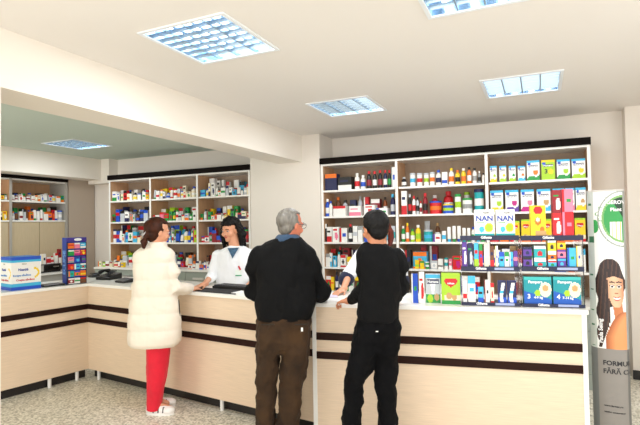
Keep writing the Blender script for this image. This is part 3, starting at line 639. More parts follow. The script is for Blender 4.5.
ritem(532.5, 548, 205.5, heartz, 'yellow', 'red', 'bright yellow biscuit box with red oval on top of the right rack', 'biscuit_box', 'box', 'cartons on top of the racks', art=yel_art, nx=20, ny=30, d=.06)
for a, b, tops, cs in ((555, 564, (213, 190), (('red', 'white'), ('crimson', 'white'))), (564.5, 576, (212, 189), (('red', 'pink'), ('pink', 'red')))):
    z = heartz
    for k, (tp, (c1, c2)) in enumerate(zip(tops, cs)):
        o, w, h, dd, s = ritem(a, b, tp, z, c1, c2, '%s %s box, %s of the stack on the right rack' % ({0: 'lower', 1: 'upper'}[k], c1, 'left column' if a < 560 else 'right column'), 'sweets_box', 'box', 'cartons on top of the racks', style=3 if a < 560 else 4, d=.06); z += h+.001
# goods standing on the counter left of the racks
o, w, h, dd, s = ritem(411.5, 418, 274, ZT1, 'blue', 'white', 'tall blue and white toothpaste carton on the counter by the dark-haired man', 'toothpaste_box', 'box', None, style=4, t=.1)
ritem(419, 424.5, 272, ZT1, 'white', 'red', 'narrow white carton with red and green print beside the blue one', 'toothpaste_box', 'box', None, style=3, t=.1)
def hum_art(u, v):
    if v > .88: return K('cyan')
    if .68 < v < .82 and .08 < u < .92: return K('navy')
    if (u-.3)**2+((v-.15)*1.4)**2 < .04: return K('lime')
    if (u-.75)**2+((v-.2)*1.4)**2 < .03: return K('tan')
    if v < .3: return K('green')
    if abs(u-.5) < .3*(v-.1): return K('white')
    return K('silver')
o, w, h, dd, s = ritem(425.5, 440.5, 274.5, ZT1, 'silver', 'green', 'silver and green formula carton between the toothpaste boxes and yellow carton', 'formula_carton', 'box', None, art=hum_art, nx=24, ny=30, t=.13, d=.07)
text('Humana', .03, whitetxt, FR.pt(s, .1295, ZT1+h*.75), FR.u, parent=o, wmax=w*.75)
heartbox(441.5, 461, 273.5, ZT1, 300, .09, FR, 'lime and yellow cereal carton with red heart left of the acrylic racks', None, body='lime', foot='green', txt='milupa')
# ------------------------------------------------------------------ left wing goods
t0 = .05
s0, _ = FL.h(11.5, 288, t0); s1, _ = FL.h(41, 284, t0); _, zt = FL.h(11.5, 257.5, t0); w = s1-s0; h = zt-ZT1; dp = .28
def nest_art(u, v):
    k = min(1, max(0, (v-.8)/.15)); a, b, wt = K('blue'), K('cyan'), K('white')
    if v > .9: return a
    if v > .82: return b
    if v < .1: return K('blue')
    if v < .2: return b
    d = math.hypot((u-.78)*1, (v-.5)*1.0)
    if .1 < d < .16 and u > .76-.1*(v-.5): return K('yellow')
    return wt
t = thing('promotional_carton', 'large white and blue carton with baby food slogan on the left wing', 'box', FL.pt((s0+s1)/2, t0+dp/2, ZT1+.0005), FL.ang)
bm = newbm(); box(bm, (-w/2+.001, -dp/2+.001, 0), (w/2-.001, dp/2, h)); obj('carton_body', bm, mat('carton_blue', '#2f86d4', .5), t, local=True)
for nm, ww, rot, off in (('front_print', w, 0, (0, -dp/2, 0)), ('side_print', dp, -math.pi/2, (-w/2, 0, 0))):
    bm = newbm(); paint(bm, [], K('white')); grid_front(bm, ww, 0, h, 36, 30, nest_art)
    bm.transform(Matrix.Translation(off) @ Matrix.Rotation(rot, 4, 'Z')); po = obj(nm, bm, PRINT, t, local=True, normals=False)
for (uu, P0, wd) in ((FL.u, FL.pt((s0+s1)/2, t0-.0005, 0), w), (-FL.n, FL.pt(s0-.0005, t0+dp/2, 0), dp)):
    for sx_, sz_, size, txt, mm in ((-.02, .78, .018, 'BEGA', mat('grey_ink', '#a9a9a0', .5)), (-.03, .61, .034, 'Nestlé', bluetxt), (-.04, .44, .026, 'începe sănătos', mat('sky_ink', '#2a7fc8', .5)), (-.01, .3, .026, 'Crește sănătos', redtxt)):
        text(txt, size, mm, P0+uu*sx_+V((0, 0, ZT1+h*sz_)), uu, parent=t, wmax=wd*.72)
# gum dispenser
s0, _ = FL.h(67, 284, t0); s1, _ = FL.h(86.5, 282, t0); _, zt = FL.h(77, 237.5, t0); w = s1-s0; h = zt-ZT1; dp = .1
t = thing('gum_dispenser', 'tall blue dispenser of chewing gum packs at the counter corner', 'dispenser', FL.pt((s0+s1)/2, t0+dp/2, ZT1+.0005), FL.ang)
bm = newbm(); box(bm, (-w/2, -dp/2+.012, 0), (w/2, dp/2, h)); obj('casing', bm, mat('gum_blue', '#123a9c', .4), t, local=True)
bm = newbm(); box(bm, (-w/2, -dp/2-.004, h*.91), (w/2, -dp/2+.011, h)); obj('header', bm, mat('gum_violet', '#3b2a8c', .4), t, local=True)
bm = newbm(); box(bm, (-w/2, -dp/2-.004, 0), (-w/2+.006, -dp/2+.011, h*.9)); box(bm, (w/2-.006, -dp/2-.004, 0), (w/2, -dp/2+.011, h*.9)); box(bm, (-w/2+.007, -dp/2-.004, 0), (w/2-.007, -dp/2+.011, .006)); obj('frame', bm, navym, t, local=True)
text('ECLIPSE', .075, mat('pale_blue_ink', '#7fb4f0', .5), FL.pt(s0-.0006, t0+dp/2+.006, ZT1+h*.47), V((0, 0, 1)), FL.n, parent=t, wmax=h*.8)
bm = newbm(); ell(bm, (w*.05, -dp/2-.006, h*.955), (w*.2, .003, h*.03)); obj('logo', bm, whitetxt, t, local=True)
GC = [['orange', 'pink', 'cyan'], ['green', 'pink', 'red'], ['pink', 'blue', 'purple'], ['red', 'cyan', 'teal'], ['teal', 'orange', 'orange'], ['crimson', 'white', 'brown']]
GA = [['red', 'white', 'white'], ['white', 'magenta', 'yellow'], ['grey', 'cyan', 'navy'], ['orange', 'white', 'white'], ['orange', 'blue', 'yellow'], ['white', 'green', 'red']]
for j in range(6):
    for i in range(3):
        cw = (w-.018)/3; ch = h*.9/6; o = pbox(cw*.92, .02, ch*.78, GC[j][i], GA[j][i], (i+j) % 6, i*7+j, name='gum_pack')
        fb = FL.pt(s0+.009+cw*(i+.5), t0+.0, ZT1+.0085+ch*(5-j)); o.location = fb; o.rotation_euler = (0, 0, FL.ang)
        tag(o, '%s gum pack with %s print, %s row %s column of the blue gum dispenser' % (GC[j][i], GA[j][i], ORD[j], ['left', 'middle', 'right'][i]), 'pack', 'gum packs in the blue dispenser')
# pad and cable by the carton
s0, _ = FL.h(43, 286, .03)
bm = newbm(); M = Matrix.Translation(FL.pt(s0+.13, .14, ZT1+.0005)) @ Matrix.Rotation(FL.ang, 4, 'Z'); box(bm, (-.11, -.08, 0), (.11, .08, .02), M); tag(obj('keypad', bm, black, bevel=.006), 'flat black keypad between the carton and the gum dispenser', 'keypad')
bm = newbm(); M = Matrix.Translation(FL.pt(s0+.15, .42, ZT1+.0005)) @ Matrix.Rotation(FL.ang+.2, 4, 'Z'); box(bm, (-.15, -.1, 0), (.15, .1, .006), M); tag(obj('paper_sheet', bm, paper), 'white sheets of paper behind the black keypad', 'paper')
# phones / card readers at the corner
def device(px, py, ln, dp_, h_, t_, label, name, cat, rot=0):
    s, _ = FM.h(px, py, t_); P = FM.pt(s, t_, ZT1+.0005); t = thing(name, label, cat, P, FM.ang+rot)
    bm = newbm(); vs = [(-ln/2, -dp_/2, 0), (ln/2, -dp_/2, 0), (ln/2, dp_/2, 0), (-ln/2, dp_/2, 0), (-ln/2, -dp_/2, h_*.45), (ln/2, -dp_/2, h_*.45), (ln/2, dp_/2, h_), (-ln/2, dp_/2, h_)]
    v = [bm.verts.new(p) for p in vs]
    for f in ((0, 3, 2, 1), (4, 5, 6, 7), (0, 1, 5, 4), (1, 2, 6, 5), (2, 3, 7, 6), (3, 0, 4, 7)): bm.faces.new([v[i] for i in f])
    obj('body', bm, black, t, local=True, bevel=.006); return t
t = device(94, 280, .09, .1, .05, .42, 'small black card reader just right of the gum dispenser', 'card_reader', 'card reader')
bm = newbm(); box(bm, (-.03, -.035, .046), (.03, .03, .052)); obj('keys', bm, mat('dark_keys', '#2c2c30', .5), t, local=True)
t = device(109, 281, .2, .2, .07, .36, 'black desk telephone on the counter left of the white coat', 'telephone', 'telephone', .2)
bm = newbm(); tube(bm, [(-.07, -.06, .085), (-.07, 0, .1), (-.07, .07, .09)], [.024, .014, .024]); obj('handset', bm, black, t, local=True, smooth=True)
bm = newbm(); [box(bm, (.0+.025*i, -.06+.03*j, .055+.0105*j), (.018+.025*i, -.04+.03*j, .066+.0105*j)) for i in range(3) for j in range(4)]; obj('keys', bm, mat('dark_keys', '#2c2c30', .5), t, local=True)
t = device(124, 284, .17, .12, .045, .22, 'low black terminal at the elbow of the woman in white', 'card_terminal', 'terminal', -.1)
# keyboard and mat in front of the pharmacist
s0, _ = FM.h(188, 292, .06); s1, _ = FM.h(240, 296, .06)
bm = newbm(); fbox(bm, FM, s0, s1-.03, .03, .23, ZT1+.0005, ZT1+.008); o = tag(obj('counter_mat', bm, mat('mat_black', '#1c1c20', .7), bevel=.003), 'black rubber mat on the counter below the smiling pharmacist', 'mat')
t = thing('keyboard', 'long black computer keyboard behind the black mat', 'keyboard', FM.pt((s0+s1)/2+.04, .34, ZT1+.0005), FM.ang)
bm = newbm(); box(bm, (-.24, -.085, 0), (.24, .085, .025)); obj('base', bm, black, t, local=True, bevel=.006)
bm = newbm(); [box(bm, (-.225+.03*i, -.075+.03*j, .0252), (-.2+.03*i, -.05+.03*j, .034)) for i in range(15) for j in range(5)]; obj('keys', bm, mat('dark_keys', '#2c2c30', .5), t, local=True)
def sheet(F, px, py, t_, rot, label, w=.21, h=.15, th=.003, m=paper, z=0):
    s, _ = F.h(px, py, t_); bm = newbm(); M = Matrix.Translation(F.pt(s, t_, ZT1+.0005+z)) @ Matrix.Rotation(F.ang+rot, 4, 'Z'); box(bm, (-w/2, -h/2, 0), (w/2, h/2, th), M); return tag(obj('paper_sheet', bm, m), label, 'paper')
sheet(FM, 243, 296, .12, .1, 'white prescription papers beside the black mat, left of the grey-haired man', w=.14, th=.012)
sheet(FR, 336, 300, .15, -.1, 'white leaflet by the hand of the dark-haired man', w=.16)
sheet(FR, 329, 296, .33, .3, 'lilac printed receipt under the hand of the hidden pharmacist', w=.14, m=mat('lilac_paper', '#d8cfe6', .7))
s, _ = FR.h(351, 290, .2)
bm = newbm(); fbox(bm, FR, s-.03, s+.11, .3, .36, ZT1+.0005, ZT1+.03); tag(obj('stapler', bm, black, bevel=.008), 'small black stapler on the counter in front of the hidden pharmacist', 'stapler')
# ------------------------------------------------------------------ poster column
D = 3.45
def at(px, py, D_): d = ray(px, py); return EYE + d*(D_/d.dot(FH))
pc = at(608.5, 300, D); pc.z = 0; hw, hd = 16.2*D/FPX, .09; ztop = at(609, 192, D).z
faceang = math.atan2(pc.y, pc.x)-math.pi/2
t = thing('advertising_column', 'tall oval advertising column with portrait of a dark-haired woman', 'advertising stand', pc, faceang)
def colpt(phi): # phi 0 = left edge, pi = right edge, front between
    c, s = math.cos(phi), math.sin(phi); e = .75
    return V((-hw*math.copysign(abs(c)**e, c), -hd*math.copysign(abs(s)**e, s), 0))
def poster(px, py):
    W_, G_, DG = lin('#f3f3ee'), lin('#2e9a4c'), lin('#123c22')
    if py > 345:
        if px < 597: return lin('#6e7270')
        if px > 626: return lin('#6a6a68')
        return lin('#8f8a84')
    if px < 597:
        k = (math.sin(py*.9)+math.sin(py*.37+1)) ; return lin('#2f6a48') if (k > 1.55 and 592 < px < 595) or (235 < py < 244 and px > 592 and k > -.5) else lin('#c3cbc3')
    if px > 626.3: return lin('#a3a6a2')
    # lady
    if py > 258:
        cx_ = 616.8+(py-288)*.05; fx_, fy = px-cx_, py-288
        wid = 7.6 if fy < 2 else 7.6*math.sqrt(max(0, 1-((fy-2)/15.5)**2))*(1 if fy < 9 else .96)
        brow = -13.5+abs(fx_+1)*.35
        if abs(fx_) < wid and brow < fy < 16.5:
            for ex_ in (-3.2, 3.6):
                d = abs(fx_-ex_)
                if d < 2.1 and abs(fy+3.2) < 1.5*(1-(d/2.3)**2)**.5: return lin('#f2e8e2') if d > 1.2 or abs(fy+3.2) > 1.0 else lin('#2c1812')
                if d < 2.4 and abs(fy+4.5-.1*d) < .55: return lin('#22120e')
                if d < 2.8 and abs(fy+7.4+.5-d*.22) < .6: return lin('#3c241a')
            if abs(fy-3.4) < .6 and .0 < abs(fx_-.6) < 1.7: return lin('#b06a4a')
            ym = 8.2-.09*(fx_-.6)**2
            if abs(fx_-.6) < 3.3:
                if ym-1.3 < fy < ym-.4 or ym+1.1 < fy < ym+2.4-.1*(fx_-.6)**2: return lin('#c1483f')
                if ym-.4 <= fy <= ym+1.1: return lin('#fbf4f0')
            k = min(1, abs(fx_+1.5)/8); c0 = lin('#efbd98'); c1 = lin('#cf8d66'); return tuple(c0[q]*(1-k*k)+c1[q]*k*k for q in range(3))+(1,)
        neck = abs(px-(618.5+(py-304)*.12)) < 4.6 and 300 < py < 318
        e = 625-19*math.sqrt(max(0, min(1, (py-309)/24))) if py > 309 else 999
        if py < 345.5 and (px > e or neck):
            k = min(1, max(0, (px-e)/9)) if px > e else .4; c0 = lin('#a9572c'); c1 = lin('#e79a62'); return tuple(c0[q]*(1-k)+c1[q]*k for q in range(3))+(1,)
        w_ = 14.2+1.0*math.sin(py*.25)
        if ((px-611.5)/w_)**2+((py-281)/23.5)**2 < 1 or (598+1.2*math.sin(py*.3) < px < 611-max(0, py-318)*.36 and 281 < py < 344):
            return lin('#4c3026') if math.sin((px-612)*1.5+py*.16) > .55 else lin('#2a1814')
        return W_
    r = math.hypot(px-627, (py-219)*.95)
    if r < 22:
        if r > 20: return lin('#7fb06a')
        if 222 < py < 240 and 613 < px < 625: return W_ if int(px) % 4 < 3 else lin('#c9d24e')
        return G_ if (px-605)*.8+(py-200)*-.5 < 8 else DG
    if abs(r-25.5) < .7: return lin('#9aa39a')
    ax, ay = px-607, py-214; rr_ = math.hypot(ax, ay); th = math.atan2(ay, ax)
    if rr_ < 7*(.45+.55*abs(math.cos(th*3))): return lin('#fdfdfa') if rr_ > 1.4 else lin('#d8e070')
    if rr_ < 8.5*(.45+.55*abs(math.cos(th*3))): return lin('#8bb28a')
    if math.hypot(px-598, (py-226)*.6) < 4: return G_
    return W_
bm = newbm(); paint(bm, [], (1, 1, 1, 1)); NX, NY = 110, 440; z0 = .02
ybot = 192+(ztop-z0)*FPX/D
vs = [[bm.verts.new(colpt(math.pi*i/NX)+V((0, 0, z0+(ztop-z0)*j/NY))) for i in range(NX+1)] for j in range(NY+1)]
for j in range(NY):
    for i in range(NX):
        f = bm.faces.new((vs[j][i], vs[j][i+1], vs[j+1][i+1], vs[j+1][i])); p = colpt(math.pi*(i+.5)/NX)
        paint(bm, [f], poster(609.5+p.x/hw*19, ybot+(192-ybot)*(j+.5)/NY))
bk = [[bm.verts.new(colpt(-math.pi*i/16)+V((0, 0, z))) for i in range(17)] for z in (z0, ztop)]
for i in range(16):
    f = bm.faces.new((bk[0][i+1], bk[0][i], bk[1][i], bk[1][i+1])); paint(bm, [f], lin('#a9aca8'))
obj('printed_sleeve', bm, PRINT, t, local=True, normals=False, smooth=False)
bm = newbm(); prism(bm, [(colpt(2*math.pi*i/40).x*1.02, colpt(2*math.pi*i/40).y*1.02) for i in range(40)], ztop, ztop+.012); obj('top_cap', bm, mat('cap_grey', '#c9c6c0', .5), t, local=True)
bm = newbm(); prism(bm, [(colpt(2*math.pi*i/40).x*1.06, colpt(2*math.pi*i/40).y*1.06) for i in range(40)], 0, z0); obj('base', bm, black, t, local=True)
def ctext(s, px, py, size, m_, vert=False, align='LEFT'):
    x0 = (px-609.5)/19*hw; zz = z0+(ztop-z0)*(ybot-py)/(ybot-192); TM = mw(t)
    def bend(x, y):
        if vert: x, y = -y, x
        X = max(-hw*.98, min(hw*.98, x0+x)); k = (1-abs(X/hw)**(2/.75))**(.75/2)
        return TM @ V((X, -hd*k-.0012, zz+y)), TM.to_3x3() @ V((0, -1, 0))
    text(s, size, m_, None, V((1, 0, 0)), V((0, 0, 1)), parent=t, align=align, bend=bend)
ctext('FORMULĂ', 602, 359, .044, darktxt); ctext('FĂRĂ CON', 602, 367, .044, darktxt)
ctext('Paula Seling', 601, 340, .036, whitetxt, vert=True); ctext('GEROVITAL', 610.5, 203, .034, whitetxt); ctext('Plant', 614, 210, .034, whitetxt)
ctext('www.farmec.ro', 602, 400, .018, darktxt); ctext('telefon consumator', 602, 406, .016, darktxt)
# ------------------------------------------------------------------ people
def remesh(bm, vox, smooth=2, fac=.6):
    bmesh.ops.recalc_face_normals(bm, faces=bm.faces)
    me = bpy.data.meshes.new('tmp'); bm.to_mesh(me); bm.free(); o = bpy.data.objects.new('tmp', me); COL.objects.link(o)
    r = o.modifiers.new('r', 'REMESH'); r.mode = 'VOXEL'; r.voxel_size = vox
    s = o.modifiers.new('s', 'SMOOTH'); s.factor = fac; s.iterations = smooth
    dg = bpy.context.evaluated_depsgraph_get(); m2 = bpy.data.meshes.new_from_object(o.evaluated_get(dg)); b = newbm(); b.from_mesh(m2)
    bpy.data.objects.remove(o); bpy.data.meshes.remove(me); bpy.data.meshes.remove(m2); b.normal_update(); return b
def wrinkle(bm, amp, sc, seed=0):
    bm.normal_update()
    ds = [(v, v.normal.copy()*amp*(noise.fractal(V((v.co.x*sc[0]+seed, v.co.y*sc[1], v.co.z*sc[2])), 1, 2, 3))) for v in bm.verts]
    for v, d in ds: v.co += d
def loft(bm, rings, seg=28, e=.85):
    """rings: (centre, half width, half depth, angle)"""
    rs = []
    for c, a, b, ang in rings:
        x = V((math.cos(ang), math.sin(ang), 0)); y = V((-x.y, x.x, 0)); r = []
        for i in range(seg):
            t = 2*math.pi*i/seg; cc, ss = math.cos(t), math.sin(t)
            r.append(bm.verts.new(c + x*(a*math.copysign(abs(cc)**e, cc)) + y*(b*math.copysign(abs(ss)**e, ss))))
        rs.append(r)
    for p, q in zip(rs, rs[1:]):
        for i in range(seg): bm.faces.new((p[i], p[(i+1) % seg], q[(i+1) % seg], q[i]))
    bm.faces.new(rs[0][::-1]); bm.faces.new(rs[-1])
A0 = math.atan2(RH.y, RH.x)
class Fig:
    def __init__(s, D, px): s.D = D; s.k = D/FPX; p = at(px, 230, D); s.base = V((p.x, p.y, 0))
    def W(s, px, py, dd=0): return at(px, py, s.D+dd)
    def floor_py(s): return 0
    def rings(s, spec, dd=0):
        out = []
        for r in spec:
            py, a, b, dp = r[:4]; q = r[4] if len(r) > 4 else dd
            out.append((s.W((a+b)/2, py, q), (b-a)/2*(s.D+q)/FPX, dp/2, A0))
        return out
def hand(bm, wrist, tip_dir, up_, side, size=1.0, curl=.5):
    """palm with four fingers and a thumb; up_ = back of the hand, side = thumb side"""
    d = V(tip_dir).normalized(); n = V(up_); n = (n-d*n.dot(d)).normalized(); s = V(side); s = (s-d*s.dot(d)-n*s.dot(n)).normalized()
    R_ = Matrix((s, d, n)).transposed()
    ell(bm, wrist+d*.048*size, (.037*size, .05*size, .016*size), R_)
    tube(bm, [wrist-d*.03, wrist+d*.03*size], [.027*size, .026*size], 12)
    for i, (off, ln) in enumerate(((.030, .075), (.0095, .085), (-.0115, .078), (-.031, .06))):
        p = wrist+d*.075*size+s*off*size; pts = [p]; a = curl*.35
        for q in (.42, .32, .26):
            p = p + (d*math.cos(a)-n*math.sin(a))*ln*q*size; pts.append(p); a += curl*.65
        tube(bm, [wrist+d*.05*size+s*off*.8*size]+pts, [.0085*size, .0088*size, .0082*size, .0076*size, .0065*size], 8)
    p = wrist+d*.02*size+s*.024*size; q = p+(s*.8+d*.7-n*.2).normalized()*.04*size; tube(bm, [p, q, q+(s*.3+d*.9-n*.3).normalized()*.032*size], [.0125*size, .0105*size, .008*size], 8)
def head_parts(f, c, phi, pitch, size, skinm, hairm, hair, root_bm):
    """adds the head to root_bm and returns builders for the parts that need the finished body"""
    Fd = FH*math.cos(phi)+RH*math.sin(phi); X = Fd.cross(V((0, 0, 1))); R_ = Matrix((X, Fd, V((0, 0, 1)))).transposed() @ Matrix.Rotation(pitch, 3, 'X'); s = size
    T = lambda x, y, z: c + R_ @ V((x*s, y*s, z*s))
    E_ = lambda b, p, r: ell(b, T(*p), (r[0]*s, r[1]*s, r[2]*s), R_)
    b = root_bm
    E_(b, (0, -.012, .034), (.074, .094, .082)); E_(b, (0, .02, -.02), (.063, .073, .075)); E_(b, (0, .034, -.066), (.042, .05, .042))
    E_(b, (0, .084, -.012), (.011, .017, .026)); E_(b, (0, .097, -.026), (.015, .013, .011)); E_(b, (0, .075, .022), (.052, .02, .012))
    E_(b, (0, .073, -.058), (.024, .016, .016)); E_(b, (0, .07, -.088), (.02, .017, .016))
    for q in (-1, 1):
        E_(b, (q*.075, -.004, -.006), (.009, .019, .031)); E_(b, (q*.04, .062, -.03), (.022, .022, .022))
    def extras(o):
        wm = mat('eye_white', '#b9aca4', .4); im = mat('iris_brown', '#2b1a12', .2); lm = mat('lips', '#b8564c', .45); 
        for q in (-1, 1):
            bm = newbm(); ell(bm, T(q*.031, .083, .006), (.012*s, .009*s, .008*s), R_); ey = obj('eye', bm, wm, o, smooth=True)
            bm = newbm(); ell(bm, T(q*.031, .0905, .006), (.0055*s, .003*s, .0058*s), R_); obj('iris', bm, im, ey, smooth=True)
            bm = newbm(); tube(bm, [T(q*.016, .0965, .024), T(q*.032, .0955, .029), T(q*.048, .082, .024)], [.0026*s, .0036*s, .002*s], 8); obj('eyebrow', bm, hairm, o, smooth=True)
        bm = newbm(); tube(bm, [T(-.022, .081, -.05), T(-.008, .091, -.049), T(0, .0915, -.0505), T(.008, .091, -.049), T(.022, .081, -.05)], [.0015*s, .0042*s, .0035*s, .0042*s, .0015*s], 8)
        tube(bm, [T(-.018, .081, -.0545), T(0, .0905, -.058), T(.018, .081, -.0545)], [.0015*s, .0055*s, .0015*s], 8); obj('lips', bm, lm, o, smooth=True)
        # hair
        bm = newbm(); g = hair.get('grow', 1.0)
        vs = ell(bm, T(0, -.014, .036), (.084*s*g, .104*s*g, .09*s*g), R_, 40, 28); inv = R_.inverted(); cut = hair.get('front', .035); low = hair.get('low', -.045); line = hair.get('line', .075)
        for v in vs:
            l = inv @ (v.co-c)/s
            if (l.y > cut-.35*max(0, l.z) and l.z < line) or (l.z < low+.25*max(0, l.y)) or (abs(l.x) > .05 and l.y > -.012 and l.z < .012): v.co = c + R_ @ (V((l.x*.78/g, l.y*.76/g if l.y > 0 else l.y*.86/g, l.z*.95/g))*s)
        for pts, rad in hair.get('tubes', []): tube(bm, [T(*p) for p in pts], [r*s for r in rad], 12)
        for p, r in hair.get('lumps', []): E_(bm, p, r)
        bm = remesh(bm, .0055, 1, .4); a, sc_ = hair.get('rough', (.004, 60)); wrinkle(bm, a, (sc_, sc_, sc_*hair.get('zs', .35)), 3.3)
        h = obj('hair', bm, hairm, o, smooth=True); return h, T, R_
    return extras
def cloth(name, bm, m, o, vox=.009, amp=.006, sc=(9, 9, 5), seed=0, smooth=3):
    bm = remesh(bm, vox, smooth, .6); wrinkle(bm, amp, sc, seed); return obj(name, bm, m, o, smooth=True)
def clothmat(name, col, bump=.25, bs=400, rough=.85, sheen=.15, var=.12):
    return mat(name, col, rough, bump=bump, bscale=bs, sheen=sheen, var=var, vs=7)
def cordm():
    m = clothmat('brown_corduroy', '#38230a', sheen=0, var=.5, rough=.95); nt = m.node_tree; N = nt.nodes; w = N.new('ShaderNodeTexWave'); w.inputs['Scale'].default_value = 55; w.bands_direction = 'X'
    tc = N.new('ShaderNodeTexCoord'); nt.links.new(tc.outputs['Object'], w.inputs['Vector']); b = [n for n in N if n.type == 'BUMP'][0]; nt.links.new(w.outputs['Fac'], b.inputs['Height']); return m
blackknit = mat('black_knit', '#09090a', .9, bump=.4, bscale=240, spec=.2); blackden = mat('black_denim', '#070709', .9, bump=.3, bscale=300, spec=.15, var=.5, vs=9)
puffm = clothmat('white_quilted_nylon', '#ebdfcd', .08, 60, .55, .1, .03); redc = clothmat('red_cotton', '#e0122f', .2, 300, .8, .1, .15)
coatm = clothmat('white_coat_cotton', '#eef0f2', .1, 120, .7, .1, .03); navyc = clothmat('navy_cotton', '#141b3c'); denimb = clothmat('blue_shirt_denim', '#2c4560', .3, 300)
shoew = mat('white_leather', '#f1eeea', .45); shoeb = mat('black_leather', '#16130f', .4)
def shoe(o, heel, d, ln, w, m_, solem, hgt=.075, accent=None):
    d = V(d).normalized(); s = V((0, 0, 1)).cross(d); R_ = Matrix((s, d, V((0, 0, 1)))).transposed(); h = V((heel.x, heel.y, 0))
    bm = newbm(); ell(bm, h+d*.05+V((0, 0, .05)), (w*.42, .055, .045), R_); ell(bm, h+d*ln*.5+V((0, 0, .04)), (w*.44, ln*.4, .042), R_); ell(bm, h+d*(ln-.06)+V((0, 0, .035)), (w*.5, .065, .036), R_)
    tube(bm, [h+d*.06+V((0, 0, .05)), h+d*.06+V((0, 0, hgt+.03))], [w*.4, w*.36], 14)
    bm = remesh(bm, .006, 3)
    for v in bm.verts: v.co.z = max(v.co.z, .014)
    so = obj('shoe', bm, m_, o, smooth=True)
    bm = newbm(); pts = []
    for i in range(24):
        t = 2*math.pi*i/24; y = ln/2-.0+math.sin(t)*ln*.5; x = math.cos(t)*w*(.47 if math.sin(t) > 0 else .41); p = h+d*y+s*x; pts.append((p.x, p.y))
    prism(bm, pts, 0.0005, .02); obj('sole', bm, solem, so)
    if accent:
        for k in range(3):
            bm = newbm(); c_ = h+d*(ln*(.32+.17*k))
            tube(bm, [c_+s*w*.47+V((0, 0, .03)), c_+s*w*.36+V((0, 0, .066)), c_-s*w*.0+d*.01+V((0, 0, .083-.008*k)), c_-s*w*.36+V((0, 0, .066)), c_-s*w*.47+V((0, 0, .03))], [.005]*5, 6); obj('stripe', bm, accent, so, smooth=True)
    return so
def body(f, label, skinm, hc, phi, pitch, hs, hairm, hair, neck, torso, arms, legs, hands, foot_dir):
    bm = newbm(); ex = head_parts(f, hc, phi, pitch, hs, skinm, hairm, hair, bm)
    tube(bm, neck, [.052*hs, .054*hs, .06*hs], 16); loft(bm, torso)
    for a in arms: tube(bm, a, [.04, .034, .024], 12)
    for l in legs: tube(bm, l, [.062, .045, .033], 12); tube(bm, [l[-1], l[-1]-V((0, 0, .02)), V((l[-1].x, l[-1].y, .045))+V(foot_dir).normalized()*.13], [.033, .035, .026], 10)
    for h in hands: hand(bm, *h[:4], **h[4])
    bm = remesh(bm, .0055, 2, .5)
    o = obj('person', bm, skinm, None, smooth=True, base=f.base); tag(o, label, 'person'); h, T, R_ = ex(o); return o, T, R_
def shrink(rings, k): return [(c, a*k, b*k, g) for c, a, b, g in rings]
def quad_patch(name, ctr, u, v, w, h, m, o, th=.003):
    n = u.cross(v).normalized(); bm = newbm(); M = Matrix((u, n, v)).transposed().to_4x4(); M.translation = ctr; box(bm, (-w/2, -th, -h/2), (w/2, th, h/2), M); return obj(name, bm, m, o, bevel=.001)
UPZ = V((0, 0, 1))
# --- woman in the white quilted coat
f = Fig(4.17, 154)
T_ = f.rings([(243.5, 148, 166, .13), (246, 143, 168, .16), (249, 138, 171.5, .19), (253, 134, 174.5, .21), (258, 132.5, 175, .23), (264, 133, 174, .24), (275, 134, 173, .26), (288, 133, 175, .27), (300, 131, 177.5, .28), (315, 129, 180, .31), (330, 128.5, 181, .33), (342, 128.5, 180.5, .33), (346, 131, 178, .30)])
W = f.W
hip = W(152, 330, .06)
legs = [[W(160, 325, -.01), W(158.5, 372, -.01), W(154, 402, 0)], [W(154, 325, .12), W(155, 372, .12), W(152, 397, .12)]]
armR = [W(167.5, 261, 0), W(173.5, 288, .0), W(189, 288.5, .2)]; armL = [W(139.5, 261, .02), W(138, 286, .08), W(152, 288, .34)]
hairw = mat("brown_hair", "#3b1a09", .5, spec=.2, var=.5, vs=30, vscale=(1, 1, .3))
o, T, R_ = body(f, 'woman seen from behind in white quilted coat and red trousers, brown ponytail', skin, W(157.8, 232.3, 0), math.radians(52), math.radians(-8), 1.01, hairw,
    dict(front=.03, low=-.055, line=.08, grow=1.06, zs=.5, rough=(.003, 45), lumps=[((0, -.046, -.015), (.07, .056, .075))], tubes=[([(0, -.08, -.01), (.01, -.1, -.045), (.02, -.112, -.09), (.03, -.11, -.14)], [.045, .028, .032, .014])]),
    [W(157, 234, 0), W(156.5, 241, 0), W(156, 250, 0)], shrink(T_[2:8], .8), [armR, armL], legs,
    [(armR[2]+RH*.02, (RH*.5+FH*.8-UPZ*.15), (0, 0, 1), FH-RH, dict(size=.92, curl=.5)), (armL[2], (FH+RH*.2-UPZ*.1), (0, 0, 1), RH, dict(size=.92, curl=.4))], RH)
bm = newbm(); loft(bm, T_)
tube(bm, [armR[0], (armR[0]+armR[1])/2+RH*.02, armR[1], W(183, 289, .1), armR[2]], [.07, .072, .074, .062, .052], 18); tube(bm, [armL[0], armL[1], armL[2]], [.066, .068, .05], 18)
loft(bm, f.rings([(241.5, 149, 166, .15), (248, 146, 169, .17)]))
bm = remesh(bm, .009, 3); zt_ = W(155, 246).z; zh = W(155, 345).z
for v in bm.verts: pass
bm.normal_update(); mv = []
for v in bm.verts:
    ph = ((v.co.z-zh)/(zt_-zh)*6.0) % 1; hq = abs(math.sin(math.pi*ph))**.5
    lx = (v.co-f.base).dot(RH); px_ = abs(math.sin(math.pi*((lx+.02)/.17)))**.3
    nn = noise.fractal(V((v.co.x*11, v.co.y*11, v.co.z*14)), 1, 2, 3)
    mv.append((v, v.normal*((hq-1)*.010+(px_-1)*.004+nn*.004)))
for v, d in mv: v.co += d
coat = obj('quilted_coat', bm, puffm, o, smooth=True)
bm = newbm(); tube(bm, [W(178.8, 300, -.0), W(180, 316, .0)], [.004, .004], 8); obj('zip', bm, black, coat)
